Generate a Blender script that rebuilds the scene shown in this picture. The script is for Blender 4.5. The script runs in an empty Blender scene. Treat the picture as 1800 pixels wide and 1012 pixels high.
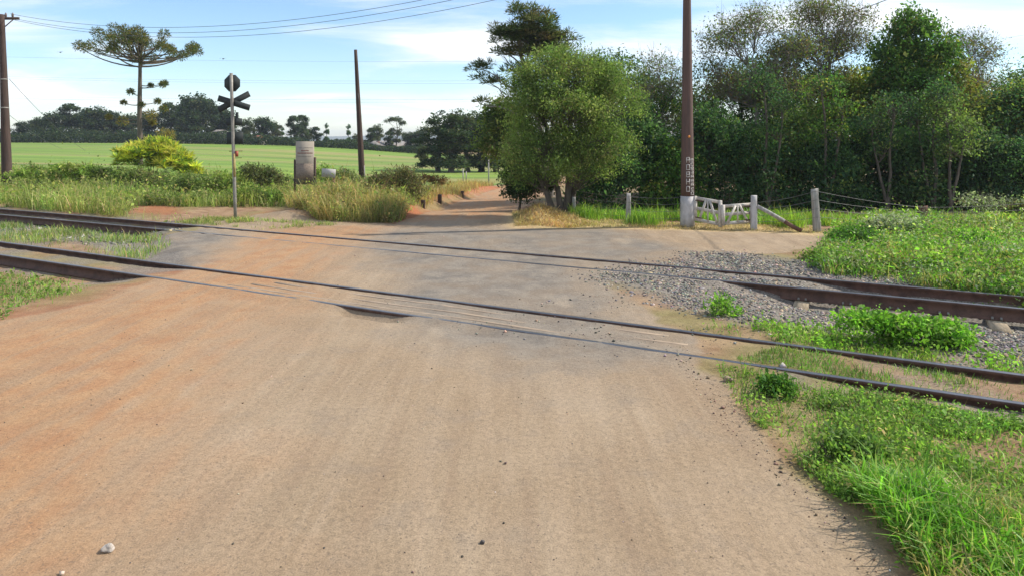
import bpy, math
import numpy as np
from mathutils import Vector

SC = bpy.context.scene
COL = SC.collection
R = np.random.default_rng(11)

# ------------------------------------------------------------------ camera
cam = bpy.data.objects.new('camera', bpy.data.cameras.new('camera'))
COL.objects.link(cam)
cam.location = (0, 0, 2.5)
cam.rotation_euler = (math.radians(90), 0, 0)
cam.data.sensor_width = 36.0
cam.data.lens = 24.0
cam.data.shift_y = -0.1478
cam.data.clip_start = 0.05
cam.data.clip_end = 20000
SC.camera = cam

# ------------------------------------------------------------------ sun, sky, exposure
SUN_AZ, SUN_EL = math.radians(79), math.radians(43)
sun = bpy.data.objects.new('sun', bpy.data.lights.new('sun', 'SUN'))
COL.objects.link(sun)
sun.data.energy = 4.4
sun.data.angle = math.radians(0.5)
sun.data.color = (1.0, 0.93, 0.82)
sv = Vector((math.sin(SUN_AZ)*math.cos(SUN_EL), math.cos(SUN_AZ)*math.cos(SUN_EL), math.sin(SUN_EL)))
sun.rotation_euler = sv.to_track_quat('Z', 'Y').to_euler()
sun.location = (30, 20, 60)
SC.view_settings.view_transform = 'Standard'
SC.view_settings.look = 'None'
SC.view_settings.gamma = 1
SC.view_settings.use_curve_mapping = False
SC.view_settings.exposure = 0.5
SC.cycles.use_denoising = True
SC.cycles.max_bounces = 8
SC.cycles.diffuse_bounces = 3
SC.cycles.transmission_bounces = 4
SC.cycles.volume_bounces = 0


class NT:
    """small helper to write node trees"""
    def __init__(s, tree):
        s.t = tree
        tree.nodes.clear()

    def n(s, kind, **kw):
        nd = s.t.nodes.new(kind)
        for k, v in kw.items():
            if k.startswith('i_'):
                nd.inputs[k[2:].replace('_', ' ')].default_value = v
            else:
                setattr(nd, k, v)
        return nd

    def l(s, a, b):
        s.t.links.new(a, b)

    def val(s, x, sock):
        if isinstance(x, (int, float, tuple)):
            sock.default_value = x
        else:
            s.l(x, sock)

    def math(s, op, a, b=0.0, c=None, clamp=False):
        nd = s.n('ShaderNodeMath', operation=op, use_clamp=clamp)
        s.val(a, nd.inputs[0]); s.val(b, nd.inputs[1])
        if c is not None:
            s.val(c, nd.inputs[2])
        return nd.outputs[0]

    def mix(s, f, a, b, blend='MIX'):
        nd = s.n('ShaderNodeMix', data_type='RGBA', blend_type=blend)
        s.val(f, nd.inputs[0])
        for x, i in ((a, 6), (b, 7)):
            if isinstance(x, tuple):
                x = x if len(x) == 4 else x + (1,)
            s.val(x, nd.inputs[i])
        return nd.outputs[2]

    def ramp(s, f, lo, hi):
        nd = s.n('ShaderNodeMapRange', interpolation_type='SMOOTHSTEP')
        s.val(f, nd.inputs[0])
        nd.inputs[1].default_value = lo; nd.inputs[2].default_value = hi
        return nd.outputs[0]

    def noise(s, vec, scale, detail=4, rough=0.55, dist=0.0):
        nd = s.n('ShaderNodeTexNoise')
        if vec is not None:
            s.l(vec, nd.inputs['Vector'])
        nd.inputs['Scale'].default_value = scale
        nd.inputs['Detail'].default_value = detail
        nd.inputs['Roughness'].default_value = rough
        nd.inputs['Distortion'].default_value = dist
        return nd.outputs[0]

    def mapping(s, vec, scale=(1, 1, 1), loc=(0, 0, 0), rot=(0, 0, 0)):
        nd = s.n('ShaderNodeMapping')
        s.l(vec, nd.inputs[0])
        nd.inputs['Scale'].default_value = scale
        nd.inputs['Location'].default_value = loc
        nd.inputs['Rotation'].default_value = rot
        return nd.outputs[0]


W = bpy.data.worlds.new('World')
SC.world = W
W.use_nodes = True
w = NT(W.node_tree)
sky = w.n('ShaderNodeTexSky', sky_type='NISHITA')
sky.sun_disc = False
sky.sun_elevation = SUN_EL
sky.sun_rotation = SUN_AZ
sky.air_density = 1.0
sky.dust_density = 0.2
sky.ozone_density = 4.5
tc = w.n('ShaderNodeTexCoord')
sep = w.n('ShaderNodeSeparateXYZ'); w.l(tc.outputs['Generated'], sep.inputs[0])
zc = w.math('ADD', w.math('MAXIMUM', sep.outputs[2], 0.0), 0.10)
cx = w.math('DIVIDE', sep.outputs[0], zc); cy = w.math('DIVIDE', sep.outputs[1], zc)
cmb = w.n('ShaderNodeCombineXYZ'); w.l(cx, cmb.inputs[0]); w.l(cy, cmb.inputs[1])
cv = w.mapping(cmb.outputs[0], (0.30, 0.42, 1), (5.25, 1.0, 0))
big = w.noise(cv, 1.15, 3, 0.5)
wis = w.noise(cv, 2.3, 8, 0.62, 0.6)
cl = w.math('ADD', w.math('MULTIPLY', big, 0.75), w.math('MULTIPLY', wis, 0.45))
cmask = w.math('MULTIPLY', w.ramp(cl, 0.51, 0.71), w.ramp(sep.outputs[2], 0.0, 0.05))
cmask = w.math('MULTIPLY', cmask, 0.86)
ccol = w.mix(w.ramp(cl, 0.60, 0.80), (5.6, 5.9, 6.2), (7.4, 7.4, 7.4))
skc = w.mix(cmask, sky.outputs[0], ccol)
bg = w.n('ShaderNodeBackground')
w.l(skc, bg.inputs[0]); bg.inputs[1].default_value = 0.14
ow = w.n('ShaderNodeOutputWorld'); w.l(bg.outputs[0], ow.inputs[0])


# ------------------------------------------------------------------ scene bookkeeping
def empty(name, loc=(0, 0, 0), rz=0.0):
    o = bpy.data.objects.new(name, None)
    o.empty_display_size = 0.3
    o.location = loc
    o.rotation_euler = (0, 0, rz)
    COL.objects.link(o)
    return o


def tag(o, label=None, cat=None, group=None, kind=None):
    if label: o['label'] = label
    if cat: o['category'] = cat
    if group: o['group'] = group
    if kind: o['kind'] = kind
    return o


def thing(name, label, cat, loc=(0, 0, 0), group=None, rz=0.0):
    return tag(empty(name, loc, rz), label, cat, group)


def link(name, me, parent=None, loc=(0, 0, 0)):
    o = bpy.data.objects.new(name, me)
    COL.objects.link(o)
    if parent is not None:
        o.parent = parent
    o.location = loc
    return o


def mesh_np(name, verts, loops, sizes, mat=None, col=None, smooth=False, attrs=None):
    """mesh from flat arrays; col = per-vertex rgb"""
    me = bpy.data.meshes.new(name)
    verts = np.asarray(verts, np.float32); loops = np.asarray(loops, np.int32).ravel()
    sizes = np.asarray(sizes, np.int32)
    me.vertices.add(len(verts)); me.vertices.foreach_set('co', verts.ravel())
    me.loops.add(len(loops)); me.loops.foreach_set('vertex_index', loops)
    me.polygons.add(len(sizes))
    st = np.zeros(len(sizes), np.int32); st[1:] = np.cumsum(sizes)[:-1]
    me.polygons.foreach_set('loop_start', st)
    if smooth:
        me.polygons.foreach_set('use_smooth', np.ones(len(sizes), bool))
    if col is not None:
        a = me.attributes.new('col', 'FLOAT_COLOR', 'POINT')
        c = np.ones((len(verts), 4), np.float32); c[:, :3] = col
        a.data.foreach_set('color', c.ravel())
    for k, v in (attrs or {}).items():
        a = me.attributes.new(k, 'FLOAT', 'POINT')
        a.data.foreach_set('value', np.asarray(v, np.float32))
    me.update(calc_edges=True)
    if mat: me.materials.append(mat)
    return me


# ------------------------------------------------------------------ numpy noise
def _hash(ix, iy, s):
    h = (ix.astype(np.int64)*374761393 + iy.astype(np.int64)*668265263 + s*974711) & 0x7fffffff
    h = ((h ^ (h >> 13))*1274126177) & 0x7fffffff
    return ((h ^ (h >> 16)) & 0xffff)/65535.0


def vnoise(x, y, s=0):
    ix = np.floor(x); iy = np.floor(y); fx = x-ix; fy = y-iy
    fx = fx*fx*(3-2*fx); fy = fy*fy*(3-2*fy)
    a = _hash(ix, iy, s); b = _hash(ix+1, iy, s); c = _hash(ix, iy+1, s); d = _hash(ix+1, iy+1, s)
    return (a*(1-fx)+b*fx)*(1-fy)+(c*(1-fx)+d*fx)*fy


def fbm(x, y, s=0, o=4):
    r = 0; a = 0.5; t = 0
    for k in range(o):
        r = r+a*vnoise(x, y, s+k*17); t += a
        x = x*2.03; y = y*2.03; a *= 0.5
    return r/t


def sm(a, b, x):
    t = np.clip((x-a)/(b-a), 0, 1)
    return t*t*(3-2*t)


# ------------------------------------------------------------------ terrain
H0, F0 = 2.5, 1200.0


def G(px, py):                       # photo pixel -> point on the flat ground
    Y = H0*F0/(py-240.0)
    return ((px-900.0)/F0*Y, Y)


def at(px, py, Y):                   # photo pixel at a known distance
    return ((px-900.0)/F0*Y, Y, H0-(py-240.0)/F0*Y)


def uv(X, Y):
    return 0.889*X-0.458*Y, 0.458*X+0.889*Y


RAILS = {'A': (7.88, 0.0), 'B': (8.83, 0.0), 'C': (12.22, 0.0115), 'D': (13.17, 0.0115)}


def rail_v(k, u):
    v0, s = RAILS[k]
    return v0+s*u


_cp = []
for (px, Y, py) in [(0, 33, 331), (0, 50, 292), (0, 150, 251), (300, 50, 294), (300, 150, 252.5), (500, 50, 298), (500, 150, 256),
                    (620, 150, 262), (740, 150, 271), (880, 150, 284), (800, 90, 300), (880, 90, 303), (885, 60, 322), (800, 60, 322),
                    (860, 45, 336), (800, 36, 351), (740, 27, 370), (600, 30, 342), (300, 33, 333), (960, 45, 336), (1100, 60, 300),
                    (-400, 150, 250), (-300, 50, 296)]:
    x, y, z = at(px, py, Y); _cp.append((x, y, z))
for (x, y) in [(0, 19), (-6, 20), (-14, 20), (-26, 20), (8, 19), (20, 19), (30, 30), (14, 32), (6, 30), (40, 60), (25, 90), (40, 150)]:
    _cp.append((x, y, 0.0))
_cp = np.array(_cp)
_d = np.hypot(_cp[:, None, 0]-_cp[None, :, 0], _cp[:, None, 1]-_cp[None, :, 1])
_w = np.linalg.solve(_d+np.eye(len(_cp))*0.6, _cp[:, 2])


def far_z(X, Y):
    r = 0
    for (x, y, _), k in zip(_cp, _w):
        r = r+k*np.hypot(X-x, Y-y)
    t = sm(165, 420, Y)
    side = sm(60, 160, np.abs(X+10)-Y*0.75)
    r = r*(1-side)+0.4*side
    return np.clip(r, -4, 3)*(1-t)-14*t


def road_left(Y):
    return np.interp(Y, [0, 8, 12, 16, 18.0, 19.4, 22, 30, 45, 60], [-7.3, -7.0, -6.4, -9.0, -7.5, -3.3, -3.0, -2.6, -1.45, 1.5])


def road_right(Y):
    return np.interp(Y, [18.4, 18.8, 19.4, 22, 30, 45, 60], [8.0, 0.2, 0.0, 0.15, 0.75, 2.6, 6])


def gz(X, Y, rough=True):
    X = np.asarray(X, float); Y = np.asarray(Y, float)
    u, v = uv(X, Y)
    uL = np.interp(v, [8.8, 11.9], [-11.2, -16.4])
    uR = np.interp(v, [7.8, 8.8, 12.0, 13.0], [-1.2, -0.8, -2.4, -1.2])
    c = sm(uL-1.5, uL+0.1, u)*(1-sm(uR-0.1, uR+1.7, u))
    pl = np.interp(v, [0, 6.3, 7.5, 7.86, 7.92, 8.74, 8.9, 10.3, 11.5, 11.9, 12.05, 12.8, 13.1, 14.5],
                   [0, -.04, -.2, -.21, -.10, -.09, -.14, -.13, -.23, -.25, -.16, -.16, -.05, 0])
    pr = np.interp(v, [0, 5.5, 7.6, 7.86, 7.95, 8.74, 8.9, 10.5, 11.7, 12.25, 12.4, 13.05, 13.3, 15],
                   [0, -.02, -.07, -.08, -.08, -.075, -.09, -.12, -.26, -.285, -.24, -.24, -.06, 0])
    t = sm(-8, -5, u)
    base = -0.028*sm(7.0, 7.7, v)*(1-sm(13.6, 14.5, v))          # paving a little under the rail heads
    for k in ('A', 'C'):
        base = base+0.026*np.exp(-((v-rail_v(k, u))/0.22)**2)
    z = c*base+(1-c)*(pl*(1-t)+pr*t)
    # worn hole that bares the near rail
    z = z-0.10*sm(-7.1, -6.6, u)*(1-sm(-5.95, -5.5, u))*np.exp(-((v-7.70)/0.16)**2)
    z = z+far_z(X, Y)*sm(19.5, 27, Y)
    # red bank along the far road and the straw heap at its right corner
    dl = road_left(Y)-X
    z = z+0.28*sm(0.0, 0.7, dl)*(1-sm(2.5, 6, dl))*sm(20.5, 23.5, Y)*(1-sm(44, 52, Y))
    z = z+0.42*np.exp(-((X-0.75)/0.5)**2-((Y-19.9)/0.7)**2)+0.2*np.exp(-((X-1.6)/0.8)**2-((Y-20.4)/0.8)**2)
    z = z+0.16*np.exp(-((X+6.9)/0.9)**2-((Y-21.3)/0.5)**2)
    out = np.clip(np.where(X > 0, X-2.6, -6.7-X), 0, 1)*(Y < 30)
    if rough:
        z = z+(fbm(X*0.9, Y*0.9, 5, 3)-0.5)*(0.02+0.07*out*(1-np.exp(-((v-10.5)/3.5)**4)))
        z = z+(fbm(X*4, Y*4, 9, 2)-0.5)*(0.006+0.03*out)
    return z


def inpoly(X, Y, P):
    P = np.asarray(P, float)
    r = np.zeros(X.shape, bool)
    j = len(P)-1
    for i in range(len(P)):
        xi, yi = P[i]; xj, yj = P[j]
        if yi != yj:
            r ^= ((yi > Y) != (yj > Y)) & (X < (xj-xi)*(Y-yi)/(yj-yi)+xi)
        j = i
    return r


def soft(X, Y, P, warp=0.35, blur=0.25, seed=0, n=9, freq=1.3):
    """soft-edged, noise-warped polygon mask"""
    wx = X+(fbm(X*freq, Y*freq, seed+3, 4)-0.5)*2*warp
    wy = Y+(fbm(X*freq+31, Y*freq, seed+4, 4)-0.5)*2*warp
    rr = np.random.default_rng(seed)
    acc = 0
    for k in range(n):
        a = 2*math.pi*k/n; q = blur*(0.35 if k % 2 else 1.0)
        acc = acc+inpoly(wx+math.cos(a)*q, wy+math.sin(a)*q, P)
    return acc/n


def PX(*pts):
    return [G(*p) for p in pts]


P_ROAD = [(2.9, -6), (2.3, 2.5), G(1590, 1012), G(1440, 850), G(1300, 720), G(1240, 640), G(1218, 590), G(1120, 530), G(1060, 490), G(1190, 452),
          G(1330, 447), G(1440, 437), G(1455, 412), G(1330, 405), G(1100, 402), G(905, 403), (0.02, 19.4), (0.15, 22), (0.75, 30), (2.6, 45), (6, 60),
          (1.5, 60), (-1.45, 45), (-2.6, 30), (-3.0, 22), (-3.3, 19.4), G(640, 393), G(560, 386), G(470, 378), G(380, 387), G(340, 405),
          G(160, 424), G(240, 445), G(330, 470), G(262, 492), G(200, 520), G(0, 566), (-7.4, 6), (-8, -6)]
P_CLAY = [G(-200, 640), G(60, 560), G(210, 520), G(270, 485), G(360, 455), G(420, 420), G(500, 395), G(700, 396), G(640, 420), G(600, 450), G(520, 500), G(420, 540), G(200, 600), (-6.0, 6)]
P_CLAY4 = [(-9, 4), (-9, 9), G(0, 566), G(200, 520), G(300, 500), G(560, 470), G(430, 640), G(300, 800), G(150, 1012), (-2.6, 2.5), (-9, 2.5)]
P_CLAY2 = [G(380, 385), G(500, 372), G(620, 385), G(720, 392), G(760, 372), G(720, 360), (-1.7, 43), (-1.2, 46), (0.6, 50), (-4.0, 46), (-4.6, 30), G(640, 380), G(560, 376), G(470, 370)]
P_CLAY3 = [G(235, 372), G(245, 357), G(300, 358), G(330, 368), G(300, 380)]
P_CLAY5 = [(-3.4, 20.2), (-0.1, 20.6), (0.75, 30), (2.6, 45), (6, 60), (1, 60), (-1.5, 45), (-2.7, 30), (-3.1, 23)]
P_ASPH = [G(700, 400), G(895, 400), G(1100, 404), G(1210, 440), G(1050, 470), G(1080, 530), G(1250, 620), G(1150, 660), G(880, 640), G(700, 560), G(690, 470), G(640, 440)]
P_ASPH2 = [G(120, 425), G(330, 400), G(420, 405), G(400, 430), G(350, 465), G(250, 455)]
P_BAL = [G(1040, 482), G(1100, 470), G(1195, 450), G(1270, 443), G(1400, 455), G(1800, 520), G(2300, 600), G(2300, 720), G(1800, 625), G(1500, 585), G(1300, 560), G(1180, 530)]
P_BAL2 = [G(-400, 330), G(200, 395), G(330, 398), G(240, 425), G(120, 420), G(-100, 400), G(-700, 365)]
P_STRAW = [G(900, 370), G(960, 365), G(1000, 385), G(1100, 392), G(1300, 398), G(1440, 402), G(1450, 414), G(1300, 408), G(1100, 402), G(900, 402)]


def axis(lo, hi, step, far_lo, far_hi, g=1.13):
    a = list(np.arange(lo, hi+1e-6, step))
    s = step
    x = hi
    while x < far_hi:
        s *= g; x += s; a.append(x)
    s = step; x = lo; b = []
    while x > far_lo:
        s *= g; x -= s; b.append(x)
    return np.array(b[::-1]+a)


xs = axis(-12.5, 9.5, 0.07, -2400, 2400)
ys = axis(2.5, 24.5, 0.07, -60, 25, 1.10)
ys = np.concatenate([ys[ys < 24.55], np.arange(24.7, 54, 0.22), axis(54, 55, 0.25, 54, 3000, 1.10)[5:]])
GX, GY = np.meshgrid(xs, ys)
GZ = gz(GX, GY)
gu, gv = uv(GX, GY)
near = (np.abs(GX) < 60) & (GY < 70)
m_road = np.zeros_like(GX); m_clay = np.zeros_like(GX); m_asph = np.zeros_like(GX); m_bal = np.zeros_like(GX); m_straw = np.zeros_like(GX)
nx, ny = GX[near], GY[near]
m_road[near] = soft(nx, ny, P_ROAD, 0.22, 0.06, 1, 9, 1.6)
m_clay[near] = 0.8*soft(nx, ny, P_CLAY4, 0.9, 1.0, 15)
m_clay[near] = np.maximum(np.maximum(m_clay[near], soft(nx, ny, P_CLAY, 0.5, 0.7, 2)*0.8), np.maximum(soft(nx, ny, P_CLAY2, 0.4, 0.4, 3)*np.where(nx < -4.6, 0.45, 1.0), soft(nx, ny, P_CLAY3, 0.5, 0.4, 12)*0.8))
m_clay[near] = np.maximum(m_clay[near], 0.85*soft(nx, ny, P_CLAY5, 0.3, 0.5, 16))
m_asph[near] = np.maximum(soft(nx, ny, P_ASPH, 0.6, 0.8, 4), soft(nx, ny, P_ASPH2, 0.4, 0.4, 5))
m_bal[near] = np.maximum(soft(nx, ny, P_BAL, 0.35, 0.3, 6), soft(nx, ny, P_BAL2, 0.4, 0.3, 7))
m_straw[near] = soft(nx, ny, P_STRAW, 0.25, 0.25, 8)
uLg = np.interp(gv, [8.8, 11.9], [-11.2, -16.4]); uRg = np.interp(gv, [7.8, 8.8, 12.0, 13.0], [-1.2, -0.8, -2.4, -1.2])
inbed = (gv > 7.4) & (gv < 13.6) & ((gu < uLg-0.2) | (gu > uRg+0.4)) & (np.abs(gu) < 120)
m_bal = np.maximum(m_bal, inbed*0.75*sm(0.38, 0.6, fbm(GX*1.1, GY*1.1, 41, 4)))
P_FIELD = np.array([(-900, 36), (-40, 36), (-18, 37), (-6, 35), (-3.6, 31), (-2.5, 45), (1, 62), (30, 90), (40, 160), (0, 158), (-900, 158)])
m_field = inpoly(GX+(fbm(GX*.3, GY*.3, 3)-.5)*3, GY+(fbm(GX*.3, GY*.3, 4)-.5)*3, P_FIELD)*1.0
m_field = np.maximum(m_field, (GY > 62) & (GX > -3) & (GX < 30) & (GY < 150))

# cell -> object
cm = lambda a: 0.25*(a[:-1, :-1]+a[1:, :-1]+a[:-1, 1:]+a[1:, 1:])
c_road = cm(m_road) > 0.5
c_field = (cm(m_field) > 0.5) & ~c_road
cu, cvv = cm(gu), cm(gv)
c_bed = (cm(m_bal) > 0.45) & (cvv > 6.8) & (cvv < 16.5) & ~c_road & ~c_field
c_gnd = ~(c_road | c_field | c_bed)


def ground_material():
    m = bpy.data.materials.new('earth'); m.use_nodes = True
    t = NT(m.node_tree)
    co = t.n('ShaderNodeNewGeometry').outputs['Position']
    A = lambda n: t.n('ShaderNodeAttribute', attribute_name=n).outputs['Fac']
    road, clay, asph, bal, straw, field = (A(k) for k in ('road', 'clay', 'asph', 'bal', 'straw', 'field'))
    fine = t.noise(co, 85, 6, 0.75)
    mid = t.noise(co, 2.2, 5, 0.6)
    lrg = t.noise(co, 0.45, 4, 0.55)
    stv = t.mapping(co, (2.3, 0.22, 1), (3, 0, 0), (0, 0, 0.05))
    streak = t.noise(stv, 1.5, 5, 0.6, 0.3)
    # compacted dusty road
    tan = t.mix(t.ramp(lrg, 0.35, 0.68), (0.272, 0.197, 0.123), (0.312, 0.236, 0.156))
    tan = t.mix(t.math('MULTIPLY', t.ramp(streak, 0.46, 0.68), 0.38), tan, (0.36, 0.27, 0.183))
    tan = t.mix(t.math('MULTIPLY', t.ramp(streak, 0.52, 0.30), 0.36), tan, (0.225, 0.153, 0.098))
    tan = t.mix(t.math('MULTIPLY', t.ramp(mid, 0.50, 0.72), 0.45), tan, (0.225, 0.178, 0.132))
    st2 = t.noise(t.mapping(co, (9, 0.3, 1), (1, 2, 0), (0, 0, 0.1)), 1.2, 4, 0.65, 0.2)
    tan = t.mix(t.math('MULTIPLY', t.ramp(st2, 0.50, 0.70), 0.22), tan, (0.37, 0.285, 0.195))
    tan = t.mix(t.math('MULTIPLY', t.ramp(st2, 0.48, 0.30), 0.18), tan, (0.20, 0.135, 0.088))
    clf = t.math('MULTIPLY', clay, t.math('ADD', 0.45, t.math('MULTIPLY', t.ramp(streak, 0.35, 0.6), 0.55)), clamp=True)
    claycol = t.mix(t.ramp(mid, 0.3, 0.7), (0.32, 0.152, 0.066), (0.38, 0.222, 0.108))
    c = t.mix(clf, tan, claycol)
    acol = t.mix(t.ramp(mid, 0.32, 0.66), (0.135, 0.12, 0.104), (0.225, 0.192, 0.152))
    af = t.math('MULTIPLY', asph, t.math('ADD', 0.6, t.math('MULTIPLY', t.ramp(t.noise(co, 1.1, 5, 0.6), 0.36, 0.62), 0.5)), clamp=True)
    c = t.mix(af, c, acol)
    pg = t.ramp(t.noise(t.mapping(co, (1, .4, 1), (7, 2, 0)), 1.2, 3), 0.60, 0.78)
    c = t.mix(t.math('MULTIPLY', pg, 0.55), c, (0.36, 0.285, 0.20))
    # raw soil of the verges
    soil = t.mix(t.ramp(mid, 0.35, 0.65), (0.20, 0.115, 0.062), (0.30, 0.20, 0.115))
    soil = t.mix(t.math('MULTIPLY', t.ramp(lrg, 0.42, 0.6), 0.55), soil, (0.16, 0.17, 0.055))
    soil = t.mix(t.math('MULTIPLY', clay, 0.9), soil, (0.31, 0.105, 0.045))
    c = t.mix(road, soil, c)
    bcol = t.mix(t.ramp(t.noise(co, 30, 3, 0.7), 0.35, 0.65), (0.085, 0.075, 0.066), (0.27, 0.24, 0.205))
    c = t.mix(t.math('MULTIPLY', bal, 0.9), c, bcol)
    scol = t.mix(t.ramp(t.noise(co, 14, 4, 0.7), 0.35, 0.65), (0.36, 0.24, 0.11), (0.55, 0.42, 0.22))
    c = t.mix(t.math('MULTIPLY', straw, 0.9), c, scol)
    # sown field far off: drill rows and paler strips
    rowv = t.mapping(co, (0.06, 1, 1), (0, 0, 0), (0, 0, math.radians(-9)))
    rows = t.noise(rowv, 0.35, 3, 0.5)
    fcol = t.mix(t.ramp(rows, 0.35, 0.65), (0.10, 0.185, 0.024), (0.185, 0.275, 0.04))
    fcol = t.mix(t.math('MULTIPLY', t.ramp(t.noise(t.mapping(rowv, (.5, 1, 1), (4, 0, 0)), 0.09, 5, 0.65), 0.46, 0.66), 0.8), fcol, (0.30, 0.235, 0.10))
    fcol = t.mix(t.ramp(t.noise(co, 1.6, 5, 0.7), 0.55, 0.8), fcol, (0.085, 0.155, 0.022))
    c = t.mix(field, c, fcol)
    # grain
    g = t.math('ADD', 0.66, t.math('ADD', t.math('MULTIPLY', t.ramp(fine, 0.33, 0.67), 0.40), t.math('MULTIPLY', t.ramp(t.noise(co, 20, 5, 0.75), 0.3, 0.7), 0.28)))
    c = t.mix(1.0, c, t_rgb(t, g), 'MULTIPLY')
    spk = t.ramp(t.noise(co, 42, 2, 0.5), 0.61, 0.67)
    c = t.mix(t.math('MULTIPLY', spk, 0.45), c, (0.11, 0.085, 0.07))
    b = t.n('ShaderNodeBsdfPrincipled')
    t.l(c, b.inputs['Base Color']); b.inputs['Roughness'].default_value = 0.92
    b.inputs['Specular IOR Level'].default_value = 0.25
    bp = t.n('ShaderNodeBump'); bp.inputs['Strength'].default_value = 0.8; bp.inputs['Distance'].default_value = 0.014
    hh = t.math('ADD', t.math('MULTIPLY', fine, 0.5), t.math('MULTIPLY', t.noise(co, 14, 4, 0.6), 0.9))
    t.l(hh, bp.inputs['Height']); t.l(bp.outputs[0], b.inputs['Normal'])
    o = t.n('ShaderNodeOutputMaterial'); t.l(b.outputs[0], o.inputs[0])
    return m


def t_rgb(t, f):
    nd = t.n('ShaderNodeCombineXYZ')
    for k in range(3):
        t.l(f, nd.inputs[k])
    return nd.outputs[0]


M_EARTH = ground_material()
_idx = np.arange(GX.size).reshape(GX.shape)


def terrain(name, cells):
    q = np.stack([_idx[:-1, :-1][cells], _idx[:-1, 1:][cells], _idx[1:, 1:][cells], _idx[1:, :-1][cells]], 1)
    used, inv = np.unique(q, return_inverse=True)
    f = lambda a: a.ravel()[used]
    me = mesh_np(name, np.stack([f(GX), f(GY), f(GZ)], 1), inv.reshape(-1), np.full(len(q), 4), M_EARTH, smooth=True,
                 attrs=dict(road=f(m_road), clay=f(m_clay), asph=f(m_asph), bal=f(m_bal), straw=f(m_straw), field=f(m_field)))
    return tag(link(name, me), kind='structure')


terrain('ground', c_gnd)
terrain('road', c_road)
terrain('field', c_field)
terrain('track_bed', c_bed)

# ------------------------------------------------------------------ generic materials
def simple(name, col, rough=0.7, metal=0.0, var=0.25, scale=8, bump=0.2, stretch=(1, 1, 1), col2=None):
    m = bpy.data.materials.new(name); m.use_nodes = True
    t = NT(m.node_tree)
    co = t.n('ShaderNodeTexCoord').outputs['Object']
    v = t.mapping(co, stretch)
    n1 = t.noise(v, scale, 6, 0.65); n2 = t.noise(v, scale*7, 3, 0.6)
    c2 = col2 if col2 else tuple(x*(1-var*1.6) for x in col)
    c = t.mix(t.ramp(n1, 0.35, 0.65), col, c2)
    c = t.mix(t.math('MULTIPLY', n2, var), c, tuple(min(1, x*1.5) for x in col))
    b = t.n('ShaderNodeBsdfPrincipled')
    t.l(c, b.inputs['Base Color'])
    b.inputs['Roughness'].default_value = rough; b.inputs['Metallic'].default_value = metal
    bp = t.n('ShaderNodeBump'); bp.inputs['Strength'].default_value = bump; bp.inputs['Distance'].default_value = 0.01
    t.l(n2, bp.inputs['Height']); t.l(bp.outputs[0], b.inputs['Normal'])
    o = t.n('ShaderNodeOutputMaterial'); t.l(b.outputs[0], o.inputs[0])
    return m


def leaf_material(name, trans=0.38, rough=0.55, spec=0.35):
    m = bpy.data.materials.new(name); m.use_nodes = True
    t = NT(m.node_tree)
    c = t.n('ShaderNodeAttribute', attribute_name='col').outputs['Color']
    b = t.n('ShaderNodeBsdfPrincipled')
    t.l(c, b.inputs['Base Color']); b.inputs['Roughness'].default_value = rough
    b.inputs['Specular IOR Level'].default_value = spec
    tr = t.n('ShaderNodeBsdfTranslucent')
    t.l(t.mix(1.0, c, (1.22, 1.5, 0.85), 'MULTIPLY'), tr.inputs[0])
    mx = t.n('ShaderNodeMixShader'); mx.inputs[0].default_value = trans
    t.l(b.outputs[0], mx.inputs[1]); t.l(tr.outputs[0], mx.inputs[2])
    o = t.n('ShaderNodeOutputMaterial'); t.l(mx.outputs[0], o.inputs[0])
    return m


def attr_material(name, rough=0.85, spec=0.25):
    m = bpy.data.materials.new(name); m.use_nodes = True
    t = NT(m.node_tree)
    c = t.n('ShaderNodeAttribute', attribute_name='col').outputs['Color']
    n = t.noise(t.n('ShaderNodeTexCoord').outputs['Object'], 40, 4, 0.7)
    c = t.mix(1.0, c, t_rgb(t, t.math('ADD', 0.65, t.math('MULTIPLY', n, 0.7))), 'MULTIPLY')
    b = t.n('ShaderNodeBsdfPrincipled')
    t.l(c, b.inputs['Base Color']); b.inputs['Roughness'].default_value = rough
    b.inputs['Specular IOR Level'].default_value = spec
    o = t.n('ShaderNodeOutputMaterial'); t.l(b.outputs[0], o.inputs[0])
    return m


M_LEAF = leaf_material('leaf', 0.44, 0.6, 0.15)
M_GRASS = leaf_material('grass_blade', 0.42, 0.5)
M_BARK = simple('bark', (0.12, 0.095, 0.075), 0.9, 0, 0.4, 6, 0.6, (1, 1, 0.25))
M_BARKP = simple('pale_bark', (0.26, 0.235, 0.205), 0.9, 0, 0.35, 6, 0.5, (1, 1, 0.25))
M_STONE = attr_material('stone')
M_POLE = simple('creosoted_wood', (0.060, 0.034, 0.024), 0.8, 0, 0.4, 5, 0.6, (3, 3, 0.25))
M_POLE2 = simple('weathered_pole_wood', (0.105, 0.058, 0.046), 0.8, 0, 0.4, 5, 0.6, (3, 3, 0.25), (0.065, 0.042, 0.036))
M_LIME = simple('whitewash', (0.46, 0.44, 0.435), 0.85, 0, 0.22, 5, 0.4, (1, 1, 0.5))
M_GREYWOOD = simple('grey_wood', (0.37, 0.345, 0.32), 0.9, 0, 0.35, 6, 0.6, (3, 3, 0.3))
M_BROWNWOOD = simple('brown_wood', (0.17, 0.085, 0.055), 0.9, 0, 0.4, 6, 0.6, (3, 3, 0.3))
M_TIE = simple('sleeper_wood', (0.42, 0.33, 0.22), 0.95, 0, 0.3, 6, 0.6, (3, 0.5, 3))
M_RUST = simple('rusty_steel', (0.115, 0.060, 0.042), 0.75, 0.2, 0.4, 6, 0.4)
M_HEAD = simple('polished_rail', (0.24, 0.235, 0.24), 0.42, 1.0, 0.15, 6, 0.05)
M_DARKPLATE = simple('dark_sign_back', (0.020, 0.028, 0.028), 0.7, 0, 0.2, 4, 0.05)
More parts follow.
